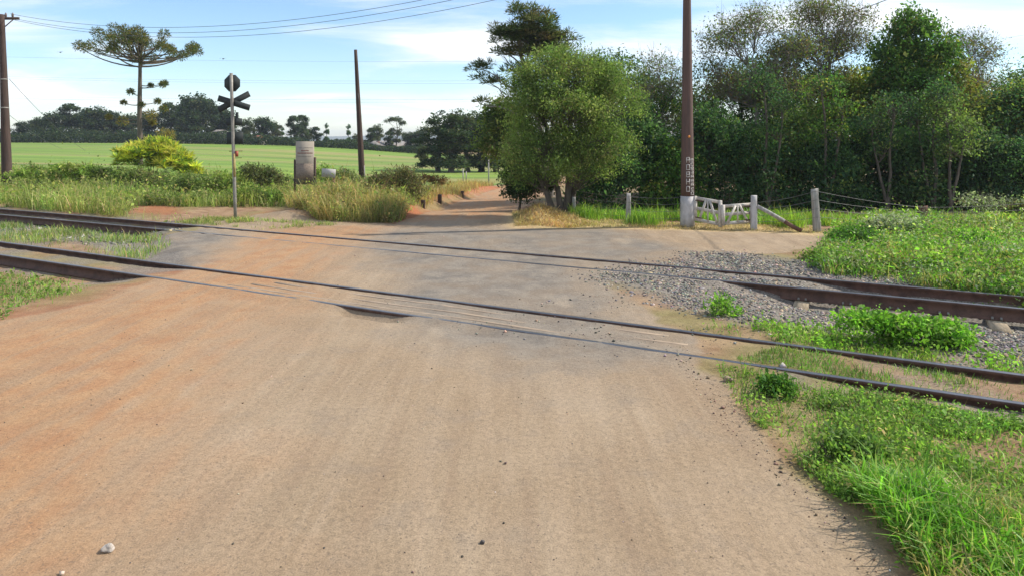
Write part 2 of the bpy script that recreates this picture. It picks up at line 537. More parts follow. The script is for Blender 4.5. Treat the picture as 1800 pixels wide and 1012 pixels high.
M_GALV = simple('galvanised_tube', (0.27, 0.255, 0.225), 0.6, 0.2, 0.25, 5, 0.1)
M_WIRE = simple('wire', (0.10, 0.10, 0.105), 0.6, 0.2, 0.1, 5, 0)
M_FWIRE = simple('fence_wire', (0.17, 0.165, 0.16), 0.6, 0.4, 0.2, 5, 0)
M_CERAMIC = simple('insulator', (0.16, 0.13, 0.12), 0.3, 0, 0.2, 5, 0)
M_WHITE = simple('white_paint', (0.42, 0.39, 0.37), 0.7, 0, 0.15, 9, 0.05)


# ------------------------------------------------------------------ mesh helpers
class MB:
    def __init__(s):
        s.v = []; s.f = []; s.n = 0

    def add(s, v, f):
        s.v.append(np.asarray(v, float)); s.f += [[i+s.n for i in q] for q in f]; s.n += len(v)

    def box(s, c, size, rot=None, taper=1.0):
        x, y, z = (k/2 for k in size)
        v = np.array([(-x, -y, -z), (x, -y, -z), (x, y, -z), (-x, y, -z), (-x*taper, -y*taper, z), (x*taper, -y*taper, z), (x*taper, y*taper, z), (-x*taper, y*taper, z)])
        if rot is not None:
            v = v @ np.asarray(rot).T
        s.add(v+np.asarray(c), [(0, 3, 2, 1), (4, 5, 6, 7), (0, 1, 5, 4), (1, 2, 6, 5), (2, 3, 7, 6), (3, 0, 4, 7)])

    def bar(s, a, b, wy, wz):
        """rectangular bar from a to b"""
        a = np.asarray(a, float); b = np.asarray(b, float); d = b-a; L = np.linalg.norm(d); d = d/L
        up = np.array([0, 0, 1.0]) if abs(d[2]) < 0.95 else np.array([0, 1.0, 0])
        y = np.cross(up, d); y /= np.linalg.norm(y); z = np.cross(d, y)
        s.box((a+b)/2, (L, wy, wz), np.stack([d, y, z], 1))

    def tube(s, pts, rad, m=10, caps=True, wob=0.0):
        pts = np.asarray(pts, float); k = len(pts)
        rad = np.broadcast_to(np.asarray(rad, float), (k,))
        d = np.gradient(pts, axis=0); d /= np.linalg.norm(d, axis=1)[:, None]+1e-9
        ref = np.array([0.31, 0.95, 0.05]) if abs(d[:, 2]).mean() > 0.5 else np.array([0, 0, 1.0])
        a = np.cross(d, ref); a /= np.linalg.norm(a, axis=1)[:, None]+1e-9
        b = np.cross(d, a)
        th = np.arange(m)*2*math.pi/m
        rr = rad[:, None]*(1+wob*(R.random((k, m))-0.5))
        v = pts[:, None]+rr[..., None]*(np.cos(th)[None, :, None]*a[:, None]+np.sin(th)[None, :, None]*b[:, None])
        f = [(i*m+j, i*m+(j+1) % m, (i+1)*m+(j+1) % m, (i+1)*m+j) for i in range(k-1) for j in range(m)]
        if caps:
            f += [tuple(range(m-1, -1, -1)), tuple((k-1)*m+j for j in range(m))]
        s.add(v.reshape(-1, 3), f)

    def prism(s, poly, y0, y1):
        """polygon given in x,z extruded along y"""
        n = len(poly)
        v = [(x, y0, z) for x, z in poly]+[(x, y1, z) for x, z in poly]
        f = [tuple(range(n)), tuple(range(2*n-1, n-1, -1))]+[(i, i+n, (i+1) % n+n, (i+1) % n) for i in range(n)]
        s.add(v, f)

    def build(s, name, mat, parent=None, loc=(0, 0, 0), smooth=False):
        v = np.concatenate(s.v)
        loops = [i for q in s.f for i in q]; sizes = [len(q) for q in s.f]
        me = mesh_np(name, v, loops, sizes, mat, smooth=smooth)
        return link(name, me, parent, loc)


def tubes_mesh(name, lines, mat, m=5):
    """many tapered tubes at once: lines = [(pts, radii)]"""
    V = []; L = []; n = 0
    th = np.arange(m)*2*math.pi/m; cs = np.cos(th)[None, :, None]; sn = np.sin(th)[None, :, None]
    for pts, rad in lines:
        pts = np.asarray(pts, float); k = len(pts)
        d = np.gradient(pts, axis=0); d /= np.linalg.norm(d, axis=1)[:, None]+1e-9
        a = np.cross(d, (0.31, 0.83, 0.46)); a /= np.linalg.norm(a, axis=1)[:, None]+1e-9
        b = np.cross(d, a)
        V.append((pts[:, None]+np.asarray(rad)[:, None, None]*(cs*a[:, None]+sn*b[:, None])).reshape(-1, 3))
        i = np.arange(k-1)[:, None]*m; j = np.arange(m)[None, :]; j2 = (j+1) % m
        L.append((np.stack([i+j, i+j2, i+m+j2, i+m+j], -1)+n).reshape(-1))
        n += k*m
    L = np.concatenate(L)
    return mesh_np(name, np.concatenate(V), L, np.full(len(L)//4, 4), mat, smooth=True)


def rand_unit(n, rng):
    v = rng.normal(size=(n, 3)); return v/np.linalg.norm(v, axis=1)[:, None]


def pick_cols(n, palette, rng, jit=0.22):
    wts = np.array([p[1] for p in palette], float); wts /= wts.sum()
    base = np.array([p[0] for p in palette])[rng.choice(len(palette), n, p=wts)]
    return np.clip(base*np.exp(rng.normal(0, jit, (n, 1)))*np.exp(rng.normal(0, jit*0.3, (n, 3))), 0.004, 0.85)


def leaves_mesh(name, cen, ldir, nrm, L, Wd, col, mat):
    """one folded rhombus per leaf"""
    n = len(cen)
    s = np.cross(ldir, nrm); s /= np.linalg.norm(s, axis=1)[:, None]+1e-9
    L = np.broadcast_to(L, (n,))[:, None]; Wd = np.broadcast_to(Wd, (n,))[:, None]
    v = np.empty((n, 4, 3))
    v[:, 0] = cen-ldir*L*0.5
    v[:, 1] = cen+s*Wd*0.5-ldir*L*0.05
    v[:, 2] = cen+ldir*L*0.5-nrm*L*0.1
    v[:, 3] = cen-s*Wd*0.5-ldir*L*0.05
    return mesh_np(name, v.reshape(-1, 3), np.arange(n*4), np.full(n, 4), mat, col=np.repeat(col, 4, 0))


def bez(a, b, c, k):
    t = np.linspace(0, 1, k)[:, None]
    return (1-t)**2*a+2*t*(1-t)*b+t*t*c


def tree_meshes(seed, trunk, r0, blobs, nclump, lpc, lsize, cr, pal, aspect=0.5, bare=0, bark=None, r1=0.35, shell=0.5,
                droop=0.0, radial=False, m=6, limb_r=0.5, flat=0.8, lo=0.3, twig_r=0.012):
    """trunk: local points; blobs: (x,y,z,rx,ry,rz,weight). Gives (trunk mesh, crown mesh)."""
    rng = np.random.default_rng(seed)
    trunks = trunk if isinstance(trunk[0][0], (tuple, list, np.ndarray)) else [trunk]
    lines = []
    TT = []
    for tp in trunks:
        tp = np.asarray(tp, float)
        k = 12
        s = np.linspace(0, 1, k); u = np.linspace(0, 1, len(tp))
        p = np.stack([np.interp(s, u, tp[:, i]) for i in range(3)], 1)
        amp = 0.02*np.linalg.norm(tp[-1]-tp[0])
        p[1:-1] += np.cumsum(rng.normal(0, amp*0.35, (k-2, 3))*(1, 1, 0.2), 0)*0.6
        rad = r0*(1-(1-r1)*s**0.9); rad[0] *= 1.35; rad[1] *= 1.06
        lines.append((p, rad)); TT.append((p, rad))
    C = []; leafc = []
    wts = np.array([b[6] if len(b) > 6 else b[3]*b[4]*b[5] for b in blobs], float); wts /= wts.sum()
    counts = np.maximum(2, np.round(wts*nclump)).astype(int)
    for b, nc in zip(blobs, counts):
        bc = np.array(b[:3]); br = np.array(b[3:6])
        ti = int(np.argmin([np.linalg.norm(p[-1]-bc) for p, _ in TT]))
        p, rad = TT[ti]
        cand = np.arange(int(len(p)*lo), len(p))
        want = bc[2]-0.55*np.linalg.norm(bc[:2]-p[cand][:, :2].mean(0))-br[2]*0.3
        j = cand[np.argmin(np.abs(p[cand, 2]-want))]
        a = p[j]
        mid = (a+bc)/2+np.array([0, 0, -0.12*np.linalg.norm(bc-a)])+rng.normal(0, 0.06*np.linalg.norm(bc-a), 3)
        limb = bez(a, mid, bc+np.array([0, 0, br[2]*0.25]), 9)
        limb[1:] += rng.normal(0, 0.02*np.linalg.norm(bc-a)+0.004, (8, 3))
        lr = np.linspace(rad[j]*limb_r, max(rad[j]*limb_r*0.25, twig_r*1.1), 9)
        lines.append((limb, lr))
        dirs = rand_unit(nc, rng)
        dirs[:, 2] = np.where(dirs[:, 2] < -0.25, -dirs[:, 2]*0.6, dirs[:, 2])
        rr = (shell+(1-shell)*rng.random(nc)**0.6)
        cl = bc+dirs*br*rr[:, None]
        for q in cl:
            i = rng.integers(2, 9)
            s = limb[i]
            md = (s+q)/2+np.array([0, 0, -droop-0.05])*np.linalg.norm(q-s)+rng.normal(0, 0.07*np.linalg.norm(q-s), 3)
            tw = bez(s, md, q, 5)
            r_ = min(lr[i]*0.6, twig_r*(1+np.linalg.norm(q-s)*0.5))
            lines.append((tw, np.linspace(r_, twig_r*0.3, 5)))
            if bare:
                for _ in range(bare):
                    st = tw[rng.integers(2, 5)]
                    e = st+(rand_unit(1, rng)[0]*0.8+np.array([0, 0, 0.45])+dirs[0]*0)*cr*1.5
                    lines.append((bez(st, (st+e)/2+rng.normal(0, 0.1*cr, 3), e, 4), np.linspace(twig_r*0.5, twig_r*0.18, 4)))
        C.append(cl); leafc.append(np.repeat(rng.random(nc), 1))
    C = np.concatenate(C)
    n = len(C)*lpc
    ci = np.repeat(np.arange(len(C)), lpc)
    if radial:
        d = rand_unit(n, rng); d[:, 2] = np.abs(d[:, 2])*0.9-0.25*rng.random(n)
        d /= np.linalg.norm(d, axis=1)[:, None]
        rad = rng.random(n)**0.5*cr
        cen = C[ci]+d*rad[:, None]*(1, 1, flat)
        ld = d
        nr = rand_unit(n, rng)
    else:
        cen = C[ci]+rng.normal(0, 1, (n, 3))*cr*0.55*np.array([1, 1, flat])
        ld = rand_unit(n, rng); ld[:, 2] -= 0.25+droop; ld /= np.linalg.norm(ld, axis=1)[:, None]
        nr = rand_unit(n, rng); nr[:, 2] = np.abs(nr[:, 2])+0.35; nr /= np.linalg.norm(nr, axis=1)[:, None]
    sz = lsize*np.exp(rng.normal(0, 0.28, n))
    clcol = np.exp(rng.normal(0, 0.16, (len(C), 1)))
    pc = pick_cols(len(C), pal, rng, 0.1)
    col = np.where(rng.random((n, 1)) < 0.65, pc[ci], pick_cols(n, pal, rng))*clcol[ci]*np.exp(rng.normal(0, 0.15, (n, 1)))
    crown = leaves_mesh('crown', cen, ld, nr, sz, sz*aspect, col, M_LEAF)
    tk = tubes_mesh('trunk', lines, bark or M_BARK, m)
    return tk, crown


def place_tree(name, label, cat, loc, meshes, group=None, rz=0.0, sc=1.0, parts=('trunk', 'crown')):
    t = thing(name, label, cat, loc, group, rz)
    t.scale = (sc, sc, sc) if isinstance(sc, (int, float)) else sc
    link(parts[0], meshes[0], t)
    tag(link(parts[1], meshes[1], t), kind='stuff')
    return t


def PB(base, Y, blobs, depth=0.9):
    """blob list given as photo pixels (cx, cy, rx, ry[, dy]) at distance Y -> local ellipsoids"""
    s = Y/F0; out = []
    for b in blobs:
        x, y, z = at(b[0], b[1], Y)
        dy = b[4] if len(b) > 4 else 0
        out.append((x-base[0], dy, z-base[2], b[2]*s, 0.5*(b[2]+b[3])*s*depth, b[3]*s))
    return out


def base_at(px, Y):
    X = (px-900)/F0*Y
    return (X, Y, float(gz(X, Y, False))-0.03)


# ------------------------------------------------------------------ railway tracks
def rail_profile():
    return [(-0.065, -0.20), (0.065, -0.20), (0.065, -0.187), (0.012, -0.168), (0.010, -0.052), (0.034, -0.038), (0.034, -0.006), (0.026, 0.0),
            (-0.026, 0.0), (-0.034, -0.006), (-0.034, -0.038), (-0.010, -0.052), (-0.012, -0.168), (-0.065, -0.187)]


def wpt(u, v):
    return np.array([0.889*u+0.458*v, -0.458*u+0.889*v])


def build_rail(k, parent, u0=-60, u1=34):
    P = rail_profile(); n = len(P)
    a = wpt(u0, rail_v(k, u0)); b = wpt(u1, rail_v(k, u1))
    d = (b-a)/np.linalg.norm(b-a); nn = np.array([-d[1], d[0]])
    ts = np.linspace(0, 1, 48); V = []
    for t in ts:
        c = a+(b-a)*t
        zz = 0.004+0.004*math.sin(t*37+ord(k))
        V += [(c[0]+nn[0]*p, c[1]+nn[1]*p, q+zz) for p, q in P]
    f = []; top = []
    for i in range(len(ts)-1):
        for j in range(n):
            f.append((i*n+j, i*n+(j+1) % n, (i+1)*n+(j+1) % n, (i+1)*n+j)); top.append(1 if j in (6, 7, 8) else 0)
    f += [tuple(range(n-1, -1, -1)), tuple((len(ts)-1)*n+j for j in range(n))]; top += [0, 0]
    me = mesh_np('rail', V, [i for q in f for i in q], [len(q) for q in f], M_RUST)
    me.materials.append(M_HEAD)
    me.polygons.foreach_set('material_index', np.array(top, np.int32)); me.update()
    return link('rail', me, parent)


tr1 = thing('railway_track', 'nearer railway track, its rails almost flush with the crossing', 'railway track', (0, 0, 0), 'railway tracks over the crossing')
tr2 = thing('railway_track', 'farther railway track with its rails standing proud of the ballast', 'railway track', (0, 0, 0), 'railway tracks over the crossing')
build_rail('A', tr1); build_rail('B', tr1)
build_rail('C', tr2); build_rail('D', tr2)
# pale worn boards between the near rails on the crossing
bm_strip = None
for i, off in enumerate((0.20, 0.46, 0.72)):
    u0, u1 = (-9.6+0.7*i*0.4, -1.6-0.3*(i % 3))
    mb = MB(); pts = []
    L = u1-u0
    K = 14
    vv = []; ff = []
    for q in range(K+1):
        u = u0+L*q/K
        c = wpt(u, 7.88+off+0.012*math.sin(q*1.7+i))
        z = float(gz(c[0], c[1], False))
        ww = 0.03+0.01*math.sin(q*2.1+i*3)
        n2 = np.array([0.458, 0.889])
        for s_, zz in ((-1, -0.05), (-1, 0.001), (1, 0.003), (1, -0.05)):
            vv.append((c[0]+n2[0]*ww*s_, c[1]+n2[1]*ww*s_, z+zz+0.005*math.sin(q*0.9+i)))
    for q in range(K):
        for j in range(4):
            ff.append((q*4+j, q*4+(j+1) % 4, q*4+4+(j+1) % 4, q*4+4+j))
    ff += [(3, 2, 1, 0), (K*4, K*4+1, K*4+2, K*4+3)]
    mb.add(vv, ff)
    if bm_strip is None:
        bm_strip = simple('dusty_board', (0.27, 0.205, 0.145), 0.95, 0, 0.3, 3, 0.5, (1, 1, 1), (0.19, 0.145, 0.105))
    mb.build('crossing_board', bm_strip, tr1)
# sleepers and clips of the far track on the right
for i in range(12):
    u = -0.9+0.66*i
    c = wpt(u, rail_v('C', u)+0.42)
    ang = math.atan2(-0.458, 0.889)
    ca, sa = math.cos(ang), math.sin(ang)
    mb = MB(); mb.box((0, 0, -0.08), (0.22, 1.85+0.1*math.sin(i*5), 0.16))
    o = mb.build('sleeper', M_TIE, tr2, (c[0], c[1], -0.205)); o.rotation_euler = (0, 0, ang+0.02*math.sin(i*3))
    for s_ in (-0.055, 0.055):
        cc = wpt(u+s_, rail_v('C', u)-0.052)
        mb = MB(); mb.box((0, 0, 0), (0.035, 0.05, 0.035), None, 0.7)
        o = mb.build('rail_clip', M_GALV, tr2, (cc[0], cc[1], -0.168)); o.rotation_euler = (0, 0, ang)

# ------------------------------------------------------------------ poles
def pole_pts(base, top, k=9):
    return [np.array(base)+(np.array(top)-np.array(base))*i/(k-1) for i in range(k)]


# big whitewashed pole at the gate
bx, by, bz = base_at(1208.5, 19.1)
t = thing('utility_pole', 'thick brown timber pole with whitewashed foot and painted lettering by the white gate', 'utility pole', (bx, by, bz), 'utility poles')
mb = MB(); mb.tube(pole_pts((0, 0, 0), (0, 0, 0.86), 4), [0.205, 0.2, 0.198, 0.195], 20, True, 0.02); mb.build('whitewashed_foot', M_LIME, t, smooth=True)
mb = MB(); mb.tube(pole_pts((0, 0, 0.86), (-0.02, 0, 8.3), 12), np.linspace(0.188, 0.082, 12), 20, True, 0.02); mb.build('shaft', M_POLE2, t, smooth=True)
mb = MB(); mb.bar((-1.0, 0.12, 7.75), (1.0, -0.12, 7.75), 0.09, 0.12); mb.build('crossarm', M_POLE, t)
for q in (-0.85, -0.3, 0.85):
    mb = MB(); mb.tube([(q, -q*0.12, 7.81), (q, -q*0.12, 7.86), (q, -q*0.12, 7.95), (q, -q*0.12, 8.0)], [0.02, 0.05, 0.045, 0.02], 10); mb.build('insulator', M_CERAMIC, t, smooth=True)
# faded vertical lettering: two columns of block strokes hugging the shaft
rl = np.random.default_rng(5)
for (ang, z0, n_, hh) in ((-0.18, 0.97, 5, 0.20), (0.48, 0.89, 9, 0.115)):
    mb = MB()
    for i in range(n_):
        zc_ = z0+hh*(i+0.5); ww = 0.10
        for (x0, x1, q0, q1) in [((-.5, -.26, -.5, .5)), ((.26, .5, -.5, .5)), ((-.5, .5, .36, .5)), ((-.5, .5, -.5, -.36)), ((-.5, .5, -.08, .08))]:
            if rl.random() < 0.16: continue
            xm = (x0+x1)/2*ww; zm = zc_+(q0+q1)/2*hh*0.8
            rr_ = 0.191-0.0142*(zm-0.86)+0.002
            aa = ang+xm/0.19
            px_, py_ = rr_*math.sin(aa), -rr_*math.cos(aa)
            mb.box((px_, py_, zm), ((x1-x0)*ww, 0.006, (q1-q0)*hh*0.8), [[math.cos(aa), -math.sin(aa), 0], [math.sin(aa), math.cos(aa), 0], [0, 0, 1]])
    tag(mb.build('painted_lettering', M_WHITE, t), kind='stuff')
mb = MB(); mb.tube([(0.0, -0.168, 2.52), (0.0, -0.182, 2.52)], [0.035, 0.03], 12); mb.build('tag_disc', simple('orange_tag', (0.75, 0.26, 0.03), 0.5, 0, 0.1), t)

# slim dark pole on the left
bx, by, bz = base_at(638, 30)
tx, ty, tz = at(625, 88, 30)
t = thing('utility_pole', 'slim dark bare pole leaning left above the dry grass', 'utility pole', (bx, by, bz), 'utility poles')
mb = MB(); mb.tube(pole_pts((0, 0, 0), (tx-bx, 0, tz-bz), 12), np.linspace(0.15, 0.07, 12), 14, True, 0.02); mb.build('shaft', M_POLE, t, smooth=True)
mb = MB(); mb.tube([(-0.19, -0.1, 3.75), (-0.165, -0.11, 4.1), (-0.2, -0.1, 4.35)], [0.012]*3, 6); mb.build('loose_wire', M_WIRE, t)
mb = MB(); mb.tube([(0.09, -0.12, 0.35), (0.10, -0.125, 0.8), (0.09, -0.12, 1.2)], [0.02, 0.03, 0.02], 6); mb.build('peeling_splinter', M_GREYWOOD, t)

# pole at the left edge with a crossarm
bx, by, bz = base_at(13, 33)
tx, ty, tz = at(3, 26, 33)
t = thing('utility_pole', 'dark pole with crossarm and insulators at the edge of the field', 'utility pole', (bx, by, bz), 'utility poles')
sh = MB(); sh.tube(pole_pts((0, 0, 0), (tx-bx, 0, tz-bz), 14), np.linspace(0.235, 0.115, 14), 16, True, 0.02); sh.build('shaft', M_POLE, t, smooth=True)
ax_, _, az_ = at(0, 32, 33)
mb = MB(); mb.bar((ax_-0.75-bx, 0.16, az_-bz), (ax_+0.80-bx, 0.16, az_-bz), 0.10, 0.12); mb.build('crossarm', M_POLE, t)
for px_ in (-18, 6, 18):
    ix, _, iz = at(px_, 29, 33)
    mb = MB(); mb.tube([(ix-bx, .16, iz-bz-0.05), (ix-bx, .16, iz-bz+0.03), (ix-bx, .16, iz-bz+0.14), (ix-bx, .16, iz-bz+0.2)], [0.02, 0.055, 0.05, 0.02], 10); mb.build('insulator', M_CERAMIC, t, smooth=True)
mb = MB(); mb.bar((ax_+0.1-bx, .12, az_-bz-0.45), (ax_+0.55-bx, .12, az_-bz-0.06), 0.03, 0.04); mb.build('crossarm_brace', M_RUST, t)
for py_ in (140, 190):
    zz = at(9, py_, 33)[2]-bz; xx = (tx-bx)*zz/(tz-bz); rr_ = 0.235-0.12*zz/(tz-bz)+0.006
    mb = MB(); mb.tube([(xx, 0, zz-0.03), (xx, 0, zz+0.03)], [rr_, rr_], 16); mb.build('steel_band', M_GALV, t, smooth=True)
LP = np.array([bx, by, bz]); 


# ------------------------------------------------------------------ overhead wires
def wire(label, a, b, sag, r=0.009, mat=None, group='overhead wires', k=30):
    a = np.array(a); b = np.array(b); s = np.linspace(0, 1, k)[:, None]
    p = a+(b-a)*s; p[:, 2:] -= 4*sag*s*(1-s)
    mb = MB(); mb.tube(p, r, 5)
    return tag(mb.build('overhead_wire', mat or M_WIRE, smooth=True), label, 'wire', group)


RP = np.array(base_at(1208.5, 19.1))
e1 = [at(-18, 24, 33), at(6, 24, 33), at(18, 24, 33)]
wire('uppermost of the three sagging wires from the pole with the crossarm', at(18, 25, 33.1), RP+np.array((-0.85, 0.1, 7.95)), 1.38)
wire('middle of the three sagging wires from the pole with the crossarm', at(28, 34, 33.1), RP+np.array((-0.3, 0.03, 7.95)), 1.45)
wire('lowest of the three sagging wires from the pole with the crossarm', at(26, 36, 33.2), RP+np.array((0.85, -0.1, 7.95)), 1.62)
wire('service wire rising to the right from behind the sparse brown trees', at(1440, 42, 30), (11.5, 12.5, 7.0), 0.15, 0.014)
for i, (y0, y1) in enumerate(((103, 107), (138, 141), (141, 146), (172, 173), (176, 178))):
    a = at(-120, y0-6, 130); b = at(1050, y1, 118)
    wire(('highest', 'second highest', 'third', 'fourth', 'lowest')[i]+' of the five faint distant lines crossing the sky above the far trees', a, b, 0.6, 0.012, None, 'distant power lines')
for i, (y0, y1) in enumerate(((40, 20), (100, 88), (104, 94))):
    wire(('highest', 'middle', 'lowest')[i]+' of three faint lines in the bright sky beyond the right trees', at(1600, 70+y0*0.5, 90), at(2000, y1, 80), 0.5, 0.012, None, 'distant power lines beyond the right trees')
wire('thin stay wire slanting down from the pole with the crossarm', (LP[0]+0.1, LP[1], LP[2]+5.3), at(150, 265, 60), 0.3, 0.012)
wire('lower thin stay wire slanting down behind the pole with the crossarm', (LP[0]+0.05, LP[1], LP[2]+3.6), at(110, 262, 60), 0.2, 0.010)

# ------------------------------------------------------------------ railway crossing sign (seen from behind)
Ys = 20.7
bx, by, bz = base_at(414, Ys)
t = thing('crossing_sign', 'railway crossing signpost seen from behind with dark octagon and crossed boards', 'road sign', (bx, by, bz), None, -0.12)
zt = at(406, 129, Ys)[2]-bz; lean = -0.14
pst = pole_pts((0, 0, 0), (lean, 0, zt), 8)
mb = MB(); mb.tube(pst, [0.05]*8, 12); mb.build('post', M_GALV, t, smooth=True)
lx = lambda px_: (px_-414)/F0*Ys
lz = lambda py_: at(0, py_, Ys)[2]-bz
mb = MB(); cxo, czo, ro = lx(406), lz(146.5), 0.275
mb.prism([(cxo+ro*math.cos(math.pi/8+k*math.pi/4), czo+ro*math.sin(math.pi/8+k*math.pi/4)) for k in range(8)], 0.055, 0.061); mb.build('octagonal_plate', M_DARKPLATE, t)
for (x0, y0, x1, y1, dy) in ((379.5, 172.5, 438.5, 190, 0.060), (379.5, 193, 437, 165, 0.085)):
    mb = MB(); mb.bar((lx(x0), dy, lz(y0)), (lx(x1), dy, lz(y1)), 0.02, 0.185); mb.build('crossed_board', M_DARKPLATE, t)
mb = MB(); mb.box((lx(409.5), 0.065, lz(214.5)), (0.50, 0.02, 0.21)); mb.build('narrow_plate', M_DARKPLATE, t)
mb = MB(); mb.box((lx(414), 0.09, lz(208)), (0.085, 0.02, 0.36)); mb.build('plate_strap', M_DARKPLATE, t)
mb = MB(); mb.box((lx(411), 0.065, lz(243)), (0.52, 0.02, 0.36)); mb.build('wide_plate', M_DARKPLATE, t)
mb = MB(); mb.bar((lx(400), 0.06, lz(266.5)), (lx(425), 0.06, lz(266)), 0.018, 0.018); mb.bar((lx(408), 0.06, lz(278.5)), (lx(424), 0.06, lz(278)), 0.015, 0.015); mb.build('bracket_arm', M_RUST, t)
mb = MB(); mb.tube([(lx(415.5), 0.02, lz(276)), (lx(415.5), 0.02, lz(266))], [0.05, 0.05], 10); mb.build('lamp_body', simple('red_lamp_body', (0.28, 0.06, 0.03), 0.6), t)
mb = MB(); mb.tube([(lean*0.33+0.03, -0.03, 1.3), (lean*0.42+0.03, -0.03, 2.0)], [0.035, 0.035], 8); mb.build('conduit', simple('yellowed_conduit', (0.36, 0.27, 0.10), 0.7), t)

# ------------------------------------------------------------------ notice boards in the weeds
Yb = 25.5
bx, by, bz = base_at(535, Yb)
lx = lambda px_: (px_-535)/F0*Yb
lz = lambda py_: at(0, py_, Yb)[2]-bz
t = thing('notice_board', 'tall faded notice board with red lines and landscape picture on dark posts', 'sign board', (bx, by, bz), None, -0.12)
mpan = simple('faded_panel', (0.34, 0.295, 0.24), 0.85, 0, 0.06, 30, 0.0)
mb = MB(); mb.box((lx(536), 0, (lz(249)+lz(325))/2), (lx(552.5)-lx(519.5), 0.04, lz(249)-lz(325))); mb.build('panel', mpan, t)
for px_, ytop in ((517, 281), (554, 277)):
    mb = MB(); mb.tube([(lx(px_), 0.03, -0.05), (lx(px_), 0.03, lz(ytop))], [0.045, 0.04], 8); mb.build('post', M_POLE, t, smooth=True)
mred = simple('faded_red_print', (0.30, 0.10, 0.07), 0.7, 0, 0.3, 30, 0)
mgry = simple('faded_grey_print', (0.25, 0.235, 0.21), 0.7, 0, 0.3, 30, 0)
rl = np.random.default_rng(8)


def text_row(x0, x1, yc, h, mat):
    mb = MB(); x = x0
    while x < x1-0.6:
        wq = 0.7+1.1*rl.random()
        mb.box((lx(x+wq/2), -0.0225, lz(yc)), (wq/F0*Yb, 0.003, h/F0*Yb*(0.8+0.4*rl.random()))); x += wq+0.45
    tag(mb.build('printed_line', mat, t), kind='stuff')


text_row(529.5, 544, 265.3, 1.7, mred); text_row(523, 550, 269.6, 2.0, mred)
text_row(525, 550, 260.3, 0.9, mgry); text_row(522, 549, 275.3, 0.9, mgry)


def picture_mat():
    m = bpy.data.materials.new('landscape_print'); m.use_nodes = True
    t_ = NT(m.node_tree)
    co = t_.n('ShaderNodeTexCoord').outputs['Object']
    n1 = t_.noise(t_.mapping(co, (2.2, 1, 6)), 3.5, 5, 0.65); n2 = t_.noise(co, 9, 4, 0.7)
    sp = t_.n('ShaderNodeSeparateXYZ'); t_.l(co, sp.inputs[0])
    h = t_.math('ADD', t_.math('MULTIPLY', sp.outputs[2], 0.15), t_.math('MULTIPLY', n1, 0.6))
    c = t_.mix(t_.ramp(h, 0.25, 0.33), (0.10, 0.07, 0.052), (0.22, 0.165, 0.12))
    c = t_.mix(t_.math('MULTIPLY', t_.ramp(n1, 0.5, 0.62), 0.8), c, (0.075, 0.06, 0.05))
    c = t_.mix(t_.math('MULTIPLY', t_.ramp(sp.outputs[2], -0.18, -0.24), 0.8), c, (0.06, 0.08, 0.05))
    c = t_.mix(t_.math('MULTIPLY', n2, 0.3), c, (0.34, 0.28, 0.23))
    b = t_.n('ShaderNodeBsdfPrincipled'); t_.l(c, b.inputs[0]); b.inputs['Roughness'].default_value = 0.7
    t_.l(b.outputs[0], t_.n('ShaderNodeOutputMaterial').inputs[0])
    return m


mb = MB(); mb.box((0, 0, 0), (lx(552)-lx(520), 0.003, lz(288)-lz(324.6))); mb.build('picture_print', picture_mat(), t, (lx(536), -0.0225, (lz(288)+lz(324.6))/2))
t2 = thing('sign_plate', 'small blank pale sign on a short brown post beside the tall notice board', 'sign', (bx+lx(570), by+0.6, bz), None, -0.25)
mb = MB(); mb.box((0, 0, lz(306.5)), (lx(583)-lx(556), 0.025, lz(299)-lz(314.5)), [[0.995, 0, 0.06], [0, 1, 0], [-0.06, 0, 0.995]]); mb.build('plate', simple('pale_plate', (0.50, 0.48, 0.47), 0.85, 0, 0.06, 30, 0.0), t2)
mb = MB(); mb.box((lx(579)-lx(570), 0.05, lz(312)/2), (0.09, 0.06, lz(312))); mb.build('post', M_BROWNWOOD, t2)

# ------------------------------------------------------------------ gate, posts, fence
def gpt(px_, py_, Y):
    return np.array(at(px_, py_, Y))


def gate_leaf(label, hinge, free, mat):
    """hinge/free: (bottom point, top point) of each stile"""
    hb, ht = hinge; fb, ft = free
    o = np.array([hb[0], hb[1], 0.0]); o[2] = float(gz(hb[0], hb[1]))
    t = thing('wooden_gate', label, 'gate', tuple(o), 'whitewashed gate leaves')
    q = lambda a, b, s: (a+(b-a)*s)-o
    hm = lambda s: q(hb, ht, s); fm = lambda s: q(fb, ft, s)
    for (a, b) in ((hm(0), hm(1.02)), (fm(-0.06), fm(1.03))):
        mb = MB(); mb.bar(a, b, 0.085, 0.085); mb.build('stile', mat, t)
    for s in (0.05, 0.52, 0.95):
        mb = MB(); mb.bar(hm(s), fm(s), 0.03, 0.085); mb.build('rail', mat, t)
    cr = lambda s, h: (hm(h)+(fm(h)-hm(h))*s)+np.array([0, -0.03, 0])
    for (s0, h0, s1, h1) in ((0.43, 0.95, 0.16, 0.08), (0.57, 0.95, 0.86, 0.08)):
        mb = MB(); mb.bar(cr(s0, h0), cr(s1, h1), 0.028, 0.06); mb.build('brace', mat, t)
    mb = MB(); mb.bar(cr(0.5, 0.93), cr(0.5, 0.06), 0.026, 0.05); mb.build('brace', mat, t)
    for s in (0.15, 0.85):
        a = hm(s); d = (fm(s)-hm(s)); d /= np.linalg.norm(d)
        mb = MB(); mb.bar(a+np.array([0, -0.045, 0])-d*0.04, a+np.array([0, -0.045, 0])+d*0.22, 0.01, 0.03); mb.build('hinge_strap', M_RUST, t)
    return t


